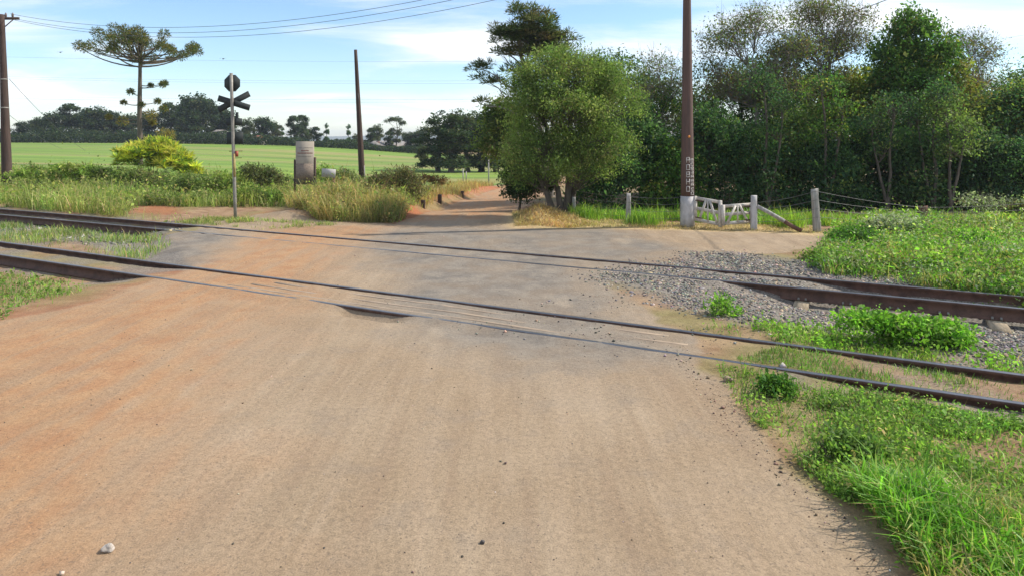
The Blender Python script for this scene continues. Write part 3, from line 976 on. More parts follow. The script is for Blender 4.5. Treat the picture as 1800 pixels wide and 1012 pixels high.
M_GATE = simple('old_white_gate_paint', (0.60, 0.55, 0.49), 0.85, 0, 0.3, 7, 0.4)
gate_leaf('gate leaf hung on the thick whitewashed pole foot', (gpt(1222, 388, 19.0), gpt(1222, 346, 19.0)), (gpt(1266, 397, 18.5), gpt(1266, 354, 18.5)), M_GATE)
gate_leaf('gate leaf hung on the square white post with the leaning log', (gpt(1321, 391, 18.45), gpt(1321, 358, 18.45)), (gpt(1271, 395, 18.4), gpt(1271, 361.5, 18.4)), M_GATE)


def square_post(label, px_, py_, Y, h, wd, mat, lean=0.0, group='fence and gate posts'):
    x, y, z = at(px_, py_, Y); z = min(z, float(gz(x, y)))
    t = MB()
    n = 7; V = []; F = []
    for i in range(n):
        s = i/(n-1); rw = wd/2*(1-0.12*s)
        for (a, b) in ((-1, -.8), (-.8, -1), (.8, -1), (1, -.8), (1, .8), (.8, 1), (-.8, 1), (-1, .8)):
            V.append((a*rw*(1+0.08*R.normal())+lean*s*h, b*rw*(1+0.08*R.normal()), s*(h+0.1)-0.1+(0.02*R.normal() if i == n-1 else 0)))
    for i in range(n-1):
        for j in range(8):
            F.append((i*8+j, i*8+(j+1) % 8, i*8+8+(j+1) % 8, i*8+8+j))
    F += [tuple(range(7, -1, -1)), tuple((n-1)*8+j for j in range(8))]
    t.add(V, F)
    return t, (x, y, z)


mb, loc = square_post('', 1325, 404, 18.3, 0.9, 0.15, M_LIME)
tag(mb.build('gate_post', M_LIME, None, loc), 'square whitewashed gate post holding the right gate leaf', 'post', 'fence and gate posts')
# leaning log
a = gpt(1331, 363, 18.25); b = gpt(1409, 402, 17.9); b[2] = float(gz(b[0], b[1]))+0.04
mid = a+(b-a)*0.62
t = thing('brace_log', 'pale log propped from the white gate post down into the grass', 'log', tuple(b))
mb = MB(); mb.tube([a-b, (a+mid)/2-b+np.array([0, 0, 0.01]), mid-b], [0.052, 0.055, 0.056], 10, True, 0.08); mb.build('whitewashed_end', M_GREYWOOD, t, smooth=True)
mb = MB(); mb.tube([mid-b, (mid+b)/2-b-np.array([0, 0, 0.015]), b-b], [0.053, 0.056, 0.06], 10, True, 0.08); mb.build('bare_end', M_BROWNWOOD, t, smooth=True)

# left fence: one post, wires to the pole
f1 = thing('wire_fence', 'barbed wire fence with one grey post left of the thick pole', 'fence', (3.36, 19.74, float(gz(3.36, 19.74))), 'barbed wire fences')
o1 = np.array(f1.location)
mb, loc = square_post('', 1104, 392, 19.74, 0.86, 0.13, M_GREYWOOD, 0.02)
mb.build('post', M_GREYWOOD, f1, tuple(np.array(loc)-o1))
mb, loc = square_post('', 1010, 392, 21.5, 0.8, 0.12, M_GREYWOOD, -0.03)
mb.build('post', M_GREYWOOD, f1, tuple(np.array(loc)-o1))
pA = np.array(at(1010, 392, 21.4)); pA[2] = float(gz(pA[0], pA[1])); pB = np.array((3.36, 19.66, 0.0)); pC = np.array((RP[0]-0.2, RP[1]-0.05, 0.0))


def fence_wire(parent, o, pts, r=0.005):
    P = []
    for a, b in zip(pts[:-1], pts[1:]):
        for s in np.linspace(0, 1, 9)[:-1]:
            q = a+(b-a)*s; P.append(q-np.array([0, 0, 0.05*4*s*(1-s)])-o)
    P.append(pts[-1]-o)
    mb = MB(); mb.tube(P, r, 5); mb.build('barbed_wire', M_FWIRE, parent, smooth=True)


for h in (0.2, 0.4, 0.6, 0.78):
    fence_wire(f1, o1, [pA+np.array((0, 0, h)), pB+np.array((0, 0, h)), pC+np.array((0, 0, h+0.02))])
# right fence
b2 = np.array(at(1437, 407, 17.96)); b2[2] = float(gz(b2[0], b2[1]))
f2 = thing('wire_fence', 'barbed wire fence with a leaning grey post and a reddish stump along the dark trees', 'fence', tuple(b2), 'barbed wire fences')
mb, loc = square_post('', 1437, 407, 17.96, 1.14, 0.17, M_GREYWOOD, -0.07); mb.build('post', M_GREYWOOD, f2, tuple(np.array(loc)-b2))
mb, loc = square_post('', 1621, 400, 19.6, 0.62, 0.22, M_BROWNWOOD, 0.03); o = mb.build('post', M_BROWNWOOD, f2, tuple(np.array(loc)-b2)); o['label'] = 'short reddish stump post'
sp = np.array(loc)
mb, loc = square_post('', 1850, 402, 19.5, 0.9, 0.14, M_GREYWOOD, 0.0); mb.build('post', M_GREYWOOD, f2, tuple(np.array(loc)-b2)); ep = np.array(loc)
gp = np.array((6.5, 18.3, 0.0))
for h0, h1, h2, h3 in ((0.72, 1.08, 0.58, 0.8), (0.55, 0.85, 0.45, 0.6), (0.38, 0.62, 0.34, 0.42), (0.22, 0.4, 0.22, 0.25)):
    fence_wire(f2, b2, [gp+np.array((0, 0, h0)), b2+np.array((-0.075*h1, -0.09, h1)), sp+np.array((0, -0.1, h2)), ep+np.array((0, -0.08, h3))])

# distant pale posts and short dark posts along the red bank
for px_, y0, y1, Y in ((814, 297, 313, 62), (819.5, 302, 316, 64), (859, 281, 325, 55)):
    a = at(px_, y0, Y); x, y = a[0], a[1]; z = float(gz(x, y, False))
    mb = MB(); mb.tube([(0, 0, -0.1), (0, 0, a[2]-z)], [0.055, 0.05], 8)
    tag(mb.build('field_post', M_GREYWOOD, None, (x, y, z)), {814: 'short pale post at the field edge, leftmost of the pair left of the road', 819.5: 'short pale post at the field edge, right one of the pair', 859: 'tall thin pale post by the end of the dirt road'}[px_], 'post', 'posts at the field edge')
for px_, Y, h, lb in ((761, 24.6, 0.27, 'nearest stubby dark post at the foot of the red bank'), (787, 28.5, 0.36, 'middle stubby dark post at the foot of the red bank'), (822, 35, 0.3, 'farthest stubby dark post at the foot of the red bank')):
    X = road_left(Y)-0.35; z = float(gz(X, Y))
    mb, _ = square_post('', 0, 400, 10, h, 0.17, M_POLE, 0.05)
    tag(mb.build('bank_post', M_POLE, None, (X, Y, z)), lb, 'post', 'stubby posts along the red bank')

# ------------------------------------------------------------------ farm buildings far behind the field
def hut(name, label, px_, pyb, Y, w_, d_, h_, wall, roofc):
    x, y, z = at(px_, pyb, Y); z = float(gz(x, y, False))
    t = thing(name, label, 'house', (x, y, z))
    mb = MB(); mb.box((0, 0, h_/2-0.2), (w_, d_, h_+0.4)); wl = mb.build('wall', simple('house_wall', wall, 0.9, 0, 0.15, 1), t)
    mb = MB(); mb.prism([(-w_/2-.3, h_+0.02), (w_/2+.3, h_+0.02), (0, h_+w_*0.28)], -d_/2-.3, d_/2+.3); mb.build('roof', simple('roof_tiles', roofc, 0.9, 0, 0.3, 2), t)
    mb = MB(); mb.box((-w_*0.22, -d_/2-0.02, h_*0.5), (0.9, 0.06, 1.0)); mb.build('window', simple('dark_window', (0.03, 0.035, 0.04), 0.2), t)
    mb = MB(); mb.box((w_*0.2, -d_/2-0.02, 0.95), (0.9, 0.06, 1.9)); mb.build('door', M_BROWNWOOD, t)


hut('farmhouse', 'tiny white farmhouse with reddish roof under the far trees', 457, 256, 153, 1.9, 3, 1.5, (0.6, 0.55, 0.5), (0.30, 0.13, 0.09))
hut('farm_shed', 'low pale shed among the far trees behind the crossing sign', 388, 254, 158, 6.0, 4, 1.5, (0.36, 0.33, 0.30), (0.30, 0.27, 0.25))
hut('farm_shed', 'low pale shed at the far field edge right of the slim dark pole', 661, 264, 154, 4.0, 4, 0.9, (0.50, 0.46, 0.42), (0.33, 0.30, 0.28))

# far hills on the horizon
hx = np.linspace(-2300, 2300, 70); V = []; F = []
for i, x in enumerate(hx):
    h = -8+26*fbm(np.array([x*0.002+3.0]), np.array([0.3]), 77, 4)[0]
    V += [(x, 2650, -40), (x, 2700, h), (x, 2950, h*0.8), (x, 2990, -40)]
for i in range(len(hx)-1):
    for j in range(3):
        F.append((i*4+j, i*4+4+j, i*4+5+j, i*4+1+j))
mb = MB(); mb.add(V, F)
tag(mb.build('hills', simple('far_hills', (0.10, 0.12, 0.08), 0.95, 0, 0.3, 0.01, 0), smooth=True), kind='structure')

# ------------------------------------------------------------------ trees: the near group
OLIVE = [((0.115, 0.155, 0.036), 4), ((0.165, 0.195, 0.045), 3), ((0.07, 0.11, 0.03), 3), ((0.19, 0.17, 0.065), 1.2)]
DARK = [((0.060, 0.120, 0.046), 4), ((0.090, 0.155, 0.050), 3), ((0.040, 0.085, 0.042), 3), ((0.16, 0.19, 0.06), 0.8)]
FRESH = [((0.075, 0.155, 0.035), 4), ((0.12, 0.20, 0.04), 3), ((0.05, 0.105, 0.032), 2), ((0.22, 0.22, 0.05), 1)]
BROWNISH = [((0.17, 0.15, 0.06), 2.5), ((0.20, 0.125, 0.07), 1.5), ((0.11, 0.16, 0.045), 4), ((0.18, 0.20, 0.055), 2.5)]
YELLOWG = [((0.24, 0.25, 0.05), 3), ((0.14, 0.19, 0.04), 3), ((0.25, 0.17, 0.05), 1)]
GREENOL = [((0.150, 0.215, 0.056), 4), ((0.225, 0.285, 0.075), 3), ((0.095, 0.145, 0.042), 2.5), ((0.25, 0.25, 0.095), 1.5)]
FAR_D = [((0.045, 0.075, 0.03), 4), ((0.07, 0.095, 0.035), 2), ((0.11, 0.12, 0.045), 1)]
PINE = [((0.065, 0.090, 0.030), 4), ((0.11, 0.12, 0.045), 2), ((0.17, 0.13, 0.06), 1)]

Y = 21.5; b = base_at(986, Y)
BL = PB(b, Y, [(995, 150, 100, 66), (938, 195, 54, 72), (1075, 185, 55, 72), (960, 270, 72, 65, -0.6), (1050, 262, 62, 58, -0.5), (924, 285, 34, 48), (1015, 300, 55, 42, -0.8), (985, 205, 85, 60, -0.9), (1000, 120, 60, 38), (918, 318, 30, 30, -0.2), (958, 308, 50, 28, -0.7), (1025, 305, 45, 26, -0.5), (1060, 290, 36, 28, -0.3)])
T = [[(0, 0, 0), (-0.1, 0, 0.7), (-0.3, 0.1, 1.6), (-0.55, 0.1, 3.2)], [(0.12, 0.05, 0), (0.2, 0, 0.8), (0.25, 0, 2.0), (0.2, 0, 4.3)], [(-0.2, -0.08, 0), (-0.42, -0.15, 0.7), (-0.8, -0.2, 1.5), (-1.1, -0.2, 2.4)], [(0.3, 0.1, 0), (0.45, 0.1, 0.9), (0.9, 0.2, 2.2)]]
place_tree('broadleaf_tree', 'big rounded olive green tree with several stems right of the dirt road', 'tree', b,
           tree_meshes(21, T, 0.13, BL, 560, 170, 0.070, 0.34, GREENOL, 0.42, shell=0.62, bark=M_BARK))
Y = 34; b = base_at(968, Y)
BL = PB(b, Y, [(905, 68, 50, 34), (950, 45, 42, 28), (985, 78, 28, 28), (930, 95, 45, 30), (880, 100, 20, 18), (850, 122, 26, 17), (862, 148, 30, 16), (838, 181, 20, 11), (920, 25, 35, 18), (900, 130, 30, 22), (865, 75, 16, 16), (990, 110, 20, 30), (935, 68, 60, 34), (960, 90, 40, 34)])
T = [(0, 0, 0), (-0.35, 0, 3), (-1.0, 0, 5.5), (-1.5, 0, 7.5), (-1.3, 0, 8.6)]
place_tree('pine_tree', 'tall dark pine with clumpy crown leaning out behind the rounded tree', 'tree', b,
           tree_meshes(22, T, 0.2, BL, 250, 95, 0.19, 0.46, PINE, 0.20, radial=True, bark=M_BARKP, lo=0.35, shell=0.35, flat=0.75))
# trees along the left side of the rounded tree
def forest(name, label, seed, px_, Y, blobs, nclump, lpc, ls, cr, pal, r0=0.12, topf=0.8, **kw):
    b = base_at(px_, Y); BL = PB(b, Y, blobs)
    top = max(q[2] for q in BL)*topf; cxm = np.mean([q[0] for q in BL])
    T = [(0, 0, 0), (cxm*0.15+0.05, 0.05, top*0.35), (cxm*0.5, 0, top*0.7), (cxm*0.8, 0, top)]
    return place_tree(name, label, 'tree', b, tree_meshes(seed, T, r0, BL, nclump, lpc, ls, cr, pal, **kw), 'trees right of the road')


forest('roadside_tree', 'olive brown roadside tree whose branches hang over the end of the dirt road', 23, 905, 36,
       [(876, 235, 30, 38), (858, 262, 24, 24), (885, 275, 28, 40), (890, 215, 30, 40), (872, 200, 20, 25)], 130, 70, 0.16, 0.5, OLIVE, 0.15)
forest('roadside_bush', 'dark low bush hugging the right edge of the dirt road under the rounded tree', 24, 912, 24,
       [(906, 318, 22, 30), (914, 342, 26, 24), (940, 328, 36, 30), (900, 300, 18, 22)], 120, 90, 0.09, 0.24, FAR_D, 0.05)
# sparse tall trees
forest('sparse_tree', 'thin half bare tree just left of the thick pole', 31, 1180, 27, [(1158, 122, 34, 36), (1135, 175, 28, 48), (1185, 165, 30, 60), (1165, 230, 40, 40)], 130, 24, 0.085, 0.45, BROWNISH, 0.11, bare=4, bark=M_BARKP, twig_r=0.012)
forest('sparse_tree', 'wide sparse tree with fine twigs immediately right of the thick pole', 32, 1330, 26,
       [(1275, 85, 52, 55), (1335, 50, 55, 45), (1395, 100, 60, 55), (1300, 165, 70, 55), (1375, 180, 72, 60), (1250, 140, 32, 60)], 360, 46, 0.085, 0.50, BROWNISH, 0.14, bare=5, bark=M_BARKP)
forest('sparse_tree', 'tall sparse reddish brown tree whose top twigs leave the picture', 33, 1440, 27,
       [(1440, 25, 52, 35), (1490, 85, 45, 45), (1425, 95, 55, 45), (1460, 160, 55, 50), (1500, 40, 35, 40), (1420, 40, 40, 30)], 320, 40, 0.085, 0.48, [((0.19, 0.13, 0.07), 3), ((0.15, 0.17, 0.055), 3), ((0.11, 0.14, 0.045), 3)], 0.14, bare=5, bark=M_BARKP)
forest('leafy_tree', 'yellowish green tree between the sparse brown tree and the fresh green tree', 34, 1500, 26.5, [(1500, 165, 42, 45), (1480, 210, 45, 45), (1525, 205, 35, 45)], 130, 60, 0.12, 0.42, YELLOWG, 0.1)
forest('leafy_tree', 'tall fresh green tree with pointed top right of the sparse trees', 35, 1600, 25,
       [(1600, 62, 45, 38), (1575, 105, 42, 42), (1640, 100, 42, 45), (1600, 150, 62, 50), (1560, 170, 32, 42), (1590, 35, 20, 18), (1620, 42, 18, 20)], 260, 70, 0.12, 0.38, FRESH, 0.12)
forest('leafy_tree', 'yellow tinged tree tucked against the fresh green tree', 36, 1665, 25.5, [(1665, 125, 38, 32), (1690, 160, 38, 35), (1650, 185, 40, 40)], 120, 40, 0.12, 0.40, YELLOWG, 0.09, bare=1)
forest('sparse_tree', 'airy half bare tree with arching twigs near the right edge of the wood', 37, 1690, 27, [(1700, 85, 45, 38), (1730, 110, 36, 38), (1715, 160, 42, 45), (1680, 190, 45, 50)], 200, 28, 0.08, 0.45, BROWNISH, 0.11, bare=5, bark=M_BARKP)
forest('leafy_tree', 'olive yellow tree at the far right end of the wood', 38, 1780, 25, [(1785, 185, 45, 38), (1745, 225, 48, 48), (1820, 195, 45, 50), (1790, 245, 55, 50)], 220, 60, 0.12, 0.42, YELLOWG+DARK, 0.12)
# understorey
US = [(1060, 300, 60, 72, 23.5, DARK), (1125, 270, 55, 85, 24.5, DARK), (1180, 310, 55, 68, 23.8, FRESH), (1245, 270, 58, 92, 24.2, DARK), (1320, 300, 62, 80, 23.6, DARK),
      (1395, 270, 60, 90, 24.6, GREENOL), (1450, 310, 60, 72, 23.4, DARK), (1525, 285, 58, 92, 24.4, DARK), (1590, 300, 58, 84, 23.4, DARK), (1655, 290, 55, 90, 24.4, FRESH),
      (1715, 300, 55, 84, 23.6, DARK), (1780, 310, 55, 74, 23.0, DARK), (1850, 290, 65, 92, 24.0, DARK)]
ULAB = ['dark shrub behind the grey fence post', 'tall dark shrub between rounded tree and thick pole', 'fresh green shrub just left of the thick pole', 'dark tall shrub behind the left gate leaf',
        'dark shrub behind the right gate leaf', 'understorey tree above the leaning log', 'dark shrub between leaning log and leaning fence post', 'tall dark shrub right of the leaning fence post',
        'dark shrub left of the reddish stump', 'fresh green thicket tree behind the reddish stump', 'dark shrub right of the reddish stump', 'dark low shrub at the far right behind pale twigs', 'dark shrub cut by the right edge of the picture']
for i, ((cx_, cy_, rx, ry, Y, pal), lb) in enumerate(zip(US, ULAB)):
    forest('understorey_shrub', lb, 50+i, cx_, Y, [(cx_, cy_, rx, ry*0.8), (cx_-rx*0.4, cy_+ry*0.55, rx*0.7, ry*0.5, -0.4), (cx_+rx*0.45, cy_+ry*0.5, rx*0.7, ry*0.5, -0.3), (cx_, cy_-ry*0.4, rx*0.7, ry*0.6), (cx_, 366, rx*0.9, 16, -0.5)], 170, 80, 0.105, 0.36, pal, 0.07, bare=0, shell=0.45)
for i, (px_, top, Y, lb) in enumerate([(1350, 150, 22.8, 'slender double stemmed tree above the right gate leaf'), (1640, 170, 22.6, 'slender double stemmed tree behind the reddish stump'), (1672, 200, 22.4, 'slender double stemmed tree right of the reddish stump'), (1560, 190, 22.7, 'slender dark stemmed tree in front of the fresh green tree'), (1455, 150, 22.9, 'slender forked tree right of the leaning log')]):
    b = base_at(px_, Y); h = at(px_, top, Y)[2]-b[2]; q_ = 1 if i % 2 else -1
    T = [[(0, 0, 0), (0.10*q_, 0, h*0.35), (0.05*q_, 0, h*0.7), (0.2*q_, 0, h)], [(0.05*q_, 0, 0), (-0.2*q_, 0, h*0.35), (-0.5*q_, 0, h*0.8)]]
    place_tree('slender_tree', lb, 'tree', b, tree_meshes(300+i, T, 0.065, [(0.2*q_, 0, h*0.95, 0.7, 0.6, 0.7), (-0.5*q_, 0.1, h*0.8, 0.7, 0.6, 0.6), (0.1, 0, h*0.6, 0.8, 0.5, 0.6)], 60, 50, 0.085, 0.34, [DARK, DARK, GREENOL, DARK, FRESH][i], bare=1, bark=M_BARK), 'trees right of the road')
# deeper rows so that the wood is closed
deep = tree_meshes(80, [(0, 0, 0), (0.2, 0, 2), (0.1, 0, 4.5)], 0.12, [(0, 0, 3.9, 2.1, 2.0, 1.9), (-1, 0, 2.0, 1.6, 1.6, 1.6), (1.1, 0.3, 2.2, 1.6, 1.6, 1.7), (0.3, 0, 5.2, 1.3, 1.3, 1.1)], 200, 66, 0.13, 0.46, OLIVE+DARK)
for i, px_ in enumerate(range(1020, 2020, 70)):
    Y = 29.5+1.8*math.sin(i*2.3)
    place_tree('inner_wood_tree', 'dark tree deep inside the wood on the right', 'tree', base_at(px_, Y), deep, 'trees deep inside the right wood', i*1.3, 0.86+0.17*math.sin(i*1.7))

# ------------------------------------------------------------------ araucaria
Y = 60.0; b = base_at(246, Y)
sA = Y/F0; rng = np.random.default_rng(4)
ht = at(246, 62, Y)[2]-b[2]
zl = lambda py_: at(0, py_, Y)[2]-b[2]
xl = lambda px_: (px_-246)*sA
lines = [(np.array([(0.02*math.sin(k), 0, ht*k/11) for k in range(12)])+np.array([xl(243)*0, 0, 0]), np.linspace(0.27, 0.11, 12))]
tips = []
for k in range(32):
    th = k*2.399; rr_ = (1.8+2.9*rng.random()) if k > 9 else 4.6
    z0 = zl(118)+rng.uniform(-0.3, 2.0)*(0.4+0.6*(1-rr_/5.2))
    e = np.array([rr_*math.cos(th)*(1.0 if math.cos(th) > 0 else 1.08), rr_*math.sin(th), zl(90)+rng.uniform(-0.7, 1.15)+0.55*(1-rr_/5)])
    st = np.array([0, 0, min(z0, e[2]-0.3)])
    p = bez(st, np.array([e[0]*0.55, e[1]*0.55, st[2]+0.05]), e, 8)
    lines.append((p, np.linspace(0.075, 0.03, 8)))
    tips += [(p[-1]+np.array([0, 0, 0.1]), 0.66)]
    for q in (4, 5, 6):
        if rng.random() < 0.14:
            d = rng.normal(0, 0.55, 3); d[2] = abs(d[2])*0.8+0.1
            lines.append((bez(p[q], p[q]+d*0.5, p[q]+d, 4), np.linspace(0.03, 0.02, 4))); tips.append((p[q]+d, 0.5))
for k in range(10):
    a = rng.uniform(0, 6.28); e = np.array([1.3*math.cos(a)*rng.random(), 1.3*math.sin(a)*rng.random(), zl(70)+rng.uniform(-0.4, 0.55)])
    lines.append((bez(np.array([0, 0, zl(100)]), np.array([e[0]*.6, e[1]*.6, zl(95)]), e, 5), np.linspace(0.06, 0.03, 5))); tips.append((e, 0.6))
for (px_, py_, r_, dy) in ((283, 146, 0.42, 0.2), (292, 150, 0.4, -0.2), (262, 150, 0.3, 0.1), (240, 163, 0.42, -0.3), (211, 180, 0.35, 0.2), (268, 178, 0.4, 0.3), (256, 185, 0.35, -0.2),
                          (208, 213, 0.62, 0.2), (188, 206, 0.35, 0.1), (272, 203, 0.7, -0.2), (285, 192, 0.5, 0.1), (280, 236, 0.75, 0.2), (302, 238, 0.62, -0.1), (262, 216, 0.45, 0.2)):
    e = np.array([xl(px_), dy*3, zl(py_)])
    st = np.array([0, 0, e[2]-0.25])
    lines.append((bez(st, np.array([e[0]*0.6, e[1]*0.5, e[2]-0.35]), e, 6), np.linspace(0.05, 0.022, 6))); tips.append((e, r_))
C = np.array([q for q, _ in tips]); Rr = np.array([r_ for _, r_ in tips])
lpc = 230; n = len(C)*lpc; ci = np.repeat(np.arange(len(C)), lpc)
d = rand_unit(n, rng); d[:, 2] = d[:, 2]*0.8+0.15; d /= np.linalg.norm(d, axis=1)[:, None]
cen = C[ci]+d*(rng.random(n)**0.45*Rr[ci]*0.85)[:, None]*(1, 1, 0.95)
ARAU = [((0.135, 0.115, 0.03), 3), ((0.075, 0.105, 0.037), 4), ((0.21, 0.145, 0.035), 2), ((0.06, 0.08, 0.035), 2)]
brown = (C[:, 2] < zl(195))
col = np.where(brown[ci][:, None], pick_cols(n, [((0.22, 0.155, 0.04), 3), ((0.14, 0.13, 0.04), 2)], rng), pick_cols(n, ARAU, rng))
cr_me = leaves_mesh('crown', cen, d, rand_unit(n, rng), 0.24, 0.06, col, M_LEAF)
place_tree('araucaria_tree', 'umbrella shaped araucaria with bare trunk standing alone at the field', 'tree', b, (tubes_mesh('trunk', lines, M_BARK, 7), cr_me))

# ------------------------------------------------------------------ far trees beyond the field
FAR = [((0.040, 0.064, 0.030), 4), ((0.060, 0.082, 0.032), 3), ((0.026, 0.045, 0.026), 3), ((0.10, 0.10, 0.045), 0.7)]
FAR2 = [((0.085, 0.095, 0.045), 3), ((0.06, 0.08, 0.035), 3), ((0.11, 0.10, 0.05), 1)]
fp = {
    'round': tree_meshes(100, [(0, 0, 0), (0.1, 0, 3), (0, 0, 7)], 0.3, [(0, 0, 6.5, 2.8, 2.6, 3.0), (-1.6, 0, 4.6, 2.2, 2, 2.4), (1.7, 0, 4.8, 2.2, 2, 2.5), (0, 0, 2.6, 2.6, 2.2, 1.8)], 120, 46, 0.42, 0.8, FAR, 0.6),
    'tall': tree_meshes(101, [(0, 0, 0), (0.2, 0, 4), (-0.1, 0, 8.5)], 0.26, [(0, 0, 8.2, 1.7, 1.6, 1.6), (-1.1, 0, 6.3, 1.5, 1.4, 1.5), (1.0, 0, 5.4, 1.6, 1.5, 1.6), (-0.3, 0, 3.8, 1.7, 1.5, 1.4), (0.5, 0, 2.2, 1.4, 1.3, 1.1)], 110, 44, 0.38, 0.6, FAR, 0.55),
    'umbrella': tree_meshes(102, [(0, 0, 0), (0.3, 0, 4), (0.1, 0, 8)], 0.24, [(0, 0, 8.6, 2.0, 1.8, 1.0), (-2.0, 0, 8.3, 1.2, 1.2, 0.6), (1.7, 0, 7.6, 1.2, 1.2, 1.0), (-0.9, 0, 5.0, 1.3, 1.2, 1.6), (1.0, 0, 4.6, 1.2, 1.1, 1.8), (0, 0, 2.4, 1.5, 1.3, 1.3)], 100, 40, 0.34, 0.55, FAR2, 0.5, bare=2, bark=M_BARKP),
    'column': tree_meshes(103, [(0, 0, 0), (0, 0, 4), (0, 0, 8.6)], 0.18, [(0, 0, 7.6, 0.55, 0.5, 1.9), (0, 0, 5.0, 0.95, 0.8, 2.0), (0, 0, 2.2, 1.2, 1.0, 1.8)], 80, 44, 0.32, 0.4, DARK, 0.5),
    'pale': tree_meshes(104, [(0, 0, 0), (0.1, 0, 3), (0, 0, 6.4)], 0.24, [(0, 0, 6.2, 2.0, 1.8, 2.4), (-0.8, 0, 4.0, 1.8, 1.6, 2.0), (0.9, 0, 3.4, 1.8, 1.6, 2.0)], 110, 42, 0.36, 0.62, FAR2, 0.5, bark=M_BARKP),
}
fh = {'round': 9.6, 'tall': 9.7, 'umbrella': 9.6, 'column': 9.6, 'pale': 8.6}
FT = [(40, 213, 160, 'round', 'low rounded tree, leftmost of the far tree line'), (68, 206, 166, 'round', 'rounded far tree second from the left end of the tree line'), (97, 196, 160, 'round', 'rounded far tree right of the pole with the crossarm'),
      (124, 184, 163, 'tall', 'narrow far tree sticking up left of the araucaria'), (150, 192, 168, 'round', 'rounded far tree directly left of the narrow tall one beside araucaria'), (172, 187, 162, 'round', 'broad far tree left of the araucaria trunk'),
      (200, 196, 166, 'round', 'far tree behind the left low tufts of the araucaria'), (228, 200, 170, 'round', 'far tree directly behind the araucaria trunk'), (262, 196, 164, 'round', 'far tree behind the right low tufts of the araucaria'),
      (298, 182, 163, 'tall', 'tall far tree between araucaria and the biggest far tree'), (318, 186, 168, 'round', 'broad far tree nestled left of the biggest far tree'), (348, 164, 158, 'round', 'biggest far tree, dark and broad, left of the crossing sign'), (382, 184, 164, 'round', 'dark far tree directly behind the crossing sign'),
      (402, 200, 166, 'round', 'dark far tree just right of the crossing signpost'), (434, 209, 155, 'pale', 'pale brownish far tree right of the crossing sign'), (462, 205, 163, 'round', 'dark dome shaped far tree behind the farmhouse'), (486, 216, 170, 'pale', 'thin pale far tree right of the dome shaped tree'),
      (497, 222, 166, 'column', 'slim far tree left of the tall pair above the notice board'), (517, 205, 158, 'tall', 'tall dark far tree above the notice board'), (530, 204, 162, 'tall', 'tall far tree right of its dark twin above the notice board'), (543, 226, 165, 'pale', 'short far tree right of the tall pair'),
      (556, 224, 158, 'tall', 'narrow dark far tree left of the spire shaped one'), (574, 214, 157, 'column', 'spire shaped dark far tree left of the horizon gap'), (613, 216, 160, 'column', 'slim far tree between horizon gap and slim pole'), (626, 236, 162, 'pale', 'low pale far tree behind the slim dark pole'),
      (652, 226, 158, 'tall', 'dark far tree just right of the slim pole'), (662, 220, 162, 'pale', 'loose pale far tree right of the slim pole'), (696, 206, 156, 'umbrella', 'flat topped far tree with bare limbs'), (683, 232, 154, 'tall', 'dark narrow far tree under the flat topped one'),
      (720, 232, 160, 'round', 'dark low far tree right of the flat topped one'), (738, 228, 158, 'round', 'dark rounded far tree left of the big roadside group')]
for i, (px_, top, Y, kd, lb) in enumerate(FT):
    b = base_at(px_, Y); h = at(px_, top, Y)[2]-b[2]
    s = h/fh[kd]
    wq = {'round': 1.22, 'tall': 1.25, 'umbrella': 1.1, 'column': 1.0, 'pale': 1.2}[kd]
    place_tree('far_tree', lb, 'tree', b, fp[kd], 'trees beyond the field', i*2.1 if kd != 'umbrella' else 0.0, (s*wq*(1+0.12*math.sin(i*2.7)), s*wq, s))
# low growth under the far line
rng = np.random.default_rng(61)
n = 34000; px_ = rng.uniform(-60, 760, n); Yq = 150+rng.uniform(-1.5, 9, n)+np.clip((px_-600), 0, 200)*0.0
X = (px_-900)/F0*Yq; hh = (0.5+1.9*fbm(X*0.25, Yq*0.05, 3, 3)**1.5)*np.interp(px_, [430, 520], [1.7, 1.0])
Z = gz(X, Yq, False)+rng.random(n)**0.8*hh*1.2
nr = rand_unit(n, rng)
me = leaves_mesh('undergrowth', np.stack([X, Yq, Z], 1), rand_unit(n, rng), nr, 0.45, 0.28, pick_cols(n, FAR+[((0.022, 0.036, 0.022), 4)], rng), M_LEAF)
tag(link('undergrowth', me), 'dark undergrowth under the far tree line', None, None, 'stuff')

# dark group left of the dirt road's end
GB = {
    'a': tree_meshes(110, [(0, 0, 0), (0.2, 0, 3), (0, 0, 6.2)], 0.25, [(0, 0, 6.0, 2.0, 1.8, 1.9), (-1.3, 0, 4.4, 1.5, 1.4, 1.5), (1.4, 0, 4.4, 1.6, 1.5, 1.7), (0, 0, 2.9, 1.9, 1.7, 1.5), (0.2, 0, 1.3, 2.0, 1.6, 1.2), (-1.0, 0.2, 0.8, 1.4, 1.4, 0.9)], 180, 60, 0.22, 0.42, FAR+[((0.10, 0.10, 0.04), 1.5)], 0.5)}
for i, (px_, top, Y, lb) in enumerate([(770, 214, 84, 'dark bushy tree, leftmost of the group at the end of the dirt road'), (793, 192, 80, 'tallest dark tree of the group at the end of the dirt road'), (822, 202, 82, 'dark tree in the middle of the group at the end of the dirt road'),
                                       (846, 196, 86, 'dark tree right in the group at the end of the dirt road'), (872, 205, 84, 'dark tree nearest the rounded tree in the group at the end of the road'), (905, 200, 88, 'dark tree of the road end group mostly behind the roadside tree')]):
    b = base_at(px_, Y); h = at(px_, top, Y)[2]-b[2]
    place_tree('grove_tree', lb, 'tree', b, GB['a'], 'dark grove at the end of the road', i*1.9, (h/7.9*1.5, h/7.9*1.5, h/7.9))
b = base_at(742, 92)
place_tree('young_tree', 'small light green tree standing in the field left of the dark grove', 'tree', b, fp['pale'], None, 0.4, (at(742, 256, 92)[2]-b[2])/8.6)
b = base_at(766, 88)
